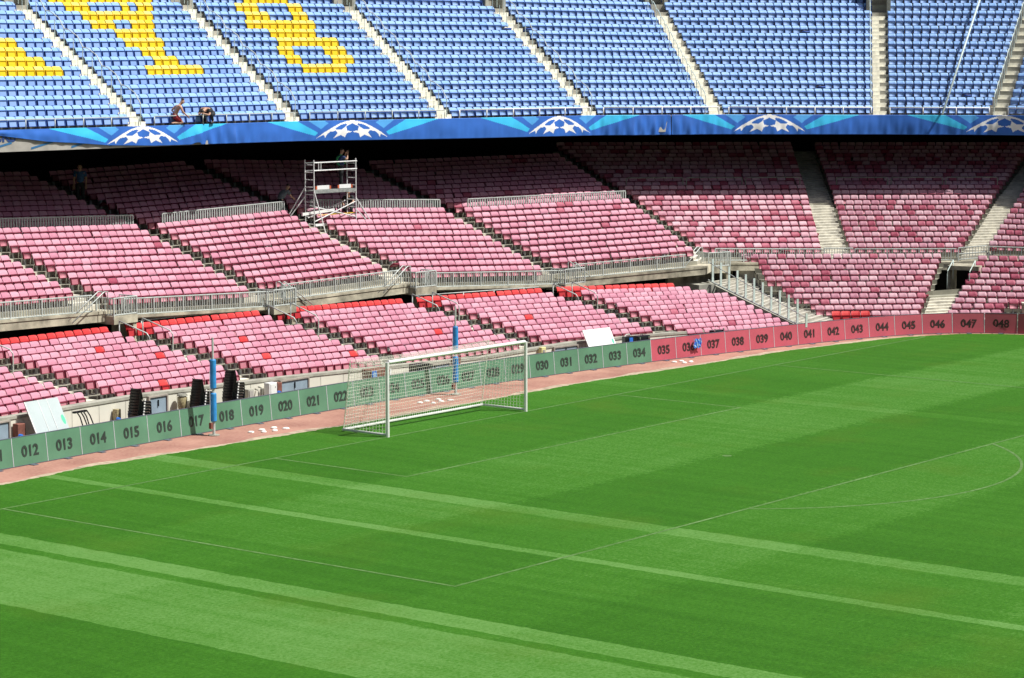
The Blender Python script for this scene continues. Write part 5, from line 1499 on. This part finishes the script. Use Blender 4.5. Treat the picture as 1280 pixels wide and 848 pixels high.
    person('man in black shirt crouching at the banner edge with hands before his face', p, ya(-.9, -.3), J, [('shirt', 'darkcloth', 'shirt'), ('trousers', 'darkcloth', 'trousers'), ('shoes', 'black', 'shoes')])

# ------------------------------------------------------------------ camera, light, world
def build_camera():
    global CAMINV, FPX
    cam = bpy.data.cameras.new('camera'); ob = bpy.data.objects.new('camera', cam); COL.objects.link(ob)
    ob.location = CAM_LOC; ob.rotation_mode = 'XYZ'
    ob.rotation_euler = (1.45401234, 1.36501e-3, -.901972112)
    cam.sensor_width = 36; cam.sensor_fit = 'HORIZONTAL'; FPX = 3133.45219; cam.lens = FPX / 1280 * 36
    cam.clip_start = .5; cam.clip_end = 5000
    SC.camera = ob
    bpy.context.view_layer.update()
    CAMINV = ob.matrix_world.inverted()

SUN_AZ, SUN_EL = -63., 56.5           # direction towards the sun, degrees from +x and above the horizon
def build_light():
    w = bpy.data.worlds.new('World'); SC.world = w; w.use_nodes = True
    nt = w.node_tree; bg = nt.nodes['Background']
    sky = nt.nodes.new('ShaderNodeTexSky'); sky.sky_type = 'NISHITA'; sky.sun_disc = False
    sky.sun_elevation = R(SUN_EL); sky.sun_rotation = R(90 - SUN_AZ); sky.air_density = .8; sky.dust_density = 4.; sky.ozone_density = 1.
    nt.links.new(sky.outputs[0], bg.inputs[0]); bg.inputs[1].default_value = SKY_S
    l = bpy.data.lights.new('sun', 'SUN'); l.energy = SUN_S; l.angle = R(.55); l.color = (1, .965, .90)
    o = bpy.data.objects.new('sun', l); COL.objects.link(o)
    d = Vector((math.cos(R(SUN_EL)) * math.cos(R(SUN_AZ)), math.cos(R(SUN_EL)) * math.sin(R(SUN_AZ)), math.sin(R(SUN_EL))))
    o.rotation_euler = d.to_track_quat('Z', 'Y').to_euler(); o.location = (0, 0, 60)
SKY_S, SUN_S = .066, 4.7

def build_bowl():
    """the rest of the stadium round the pitch, behind and beside the camera"""
    mb = MB()
    cx, cy = 0., -53.
    prof = [(0, 1), (9, 3), (22, 9), (22, 10.5), (42, 32), (42, 44), (34, 46)]
    ring = []
    for k in range(0, 73):
        t = 2 * math.pi * k / 72
        c, s_ = math.cos(t), math.sin(t)
        x = 47 * math.copysign(abs(c) ** .5, c); y = 64 * math.copysign(abs(s_) ** .5, s_)
        ring.append((cx + x, cy + y, Vector((c / 47, s_ / 64, 0)).normalized()))
    for (x0, y0, o0), (x1, y1, o1) in zip(ring, ring[1:]):
        xm, ym = (x0 + x1) / 2, (y0 + y1) / 2
        if ym > -40 and xm > -40: continue                    # the photographed end
        if xm < -40 and ym > -66: 
            off = 1.                                          # the stand the camera is in: only the rows behind it
        else: off = 0.
        if xm > 38 and ym > -22: continue
        for i, ((d0, z0), (d1, z1)) in enumerate(zip(prof, prof[1:])):
            if off and 22 <= d0 < 34 and d1 > 22: continue
            mb.face([Vector((x0, y0, z0)) + o0 * d0, Vector((x1, y1, z0)) + o1 * d0, Vector((x1, y1, z1)) + o1 * d1, Vector((x0, y0, z1)) + o0 * d1], 0 if i < 3 else (2 if i == 5 else 1))
    o = mb.build('stadium_bowl', [simple('far_red_seating', (.20, .07, .09), .7), simple('far_blue_seating', (.06, .10, .22), .7), M['soffit']], recalc=False)
    tag(o, kind='structure')

def main():
    build_camera(); setup_materials(); build_light()
    build_bowl(); build_ground(); build_boards(); build_goal(); build_net_poles()
    wall_front(); build_terraces(); build_walkway(); build_upper_shell(); build_banner()
    build_seats(); build_railings(); build_stair_fence(); build_chairs(); build_clutter(); build_upper_mouths()
    Pt = build_scaffold(); build_people(Pt)
    vs = SC.view_settings; vs.view_transform = 'Standard'; vs.look = 'None'; vs.exposure = EXPO; vs.gamma = 1.; vs.use_curve_mapping = False
    c = SC.cycles; c.max_bounces = 6; c.diffuse_bounces = 3; c.glossy_bounces = 2; c.use_denoising = True
EXPO = .27
main()
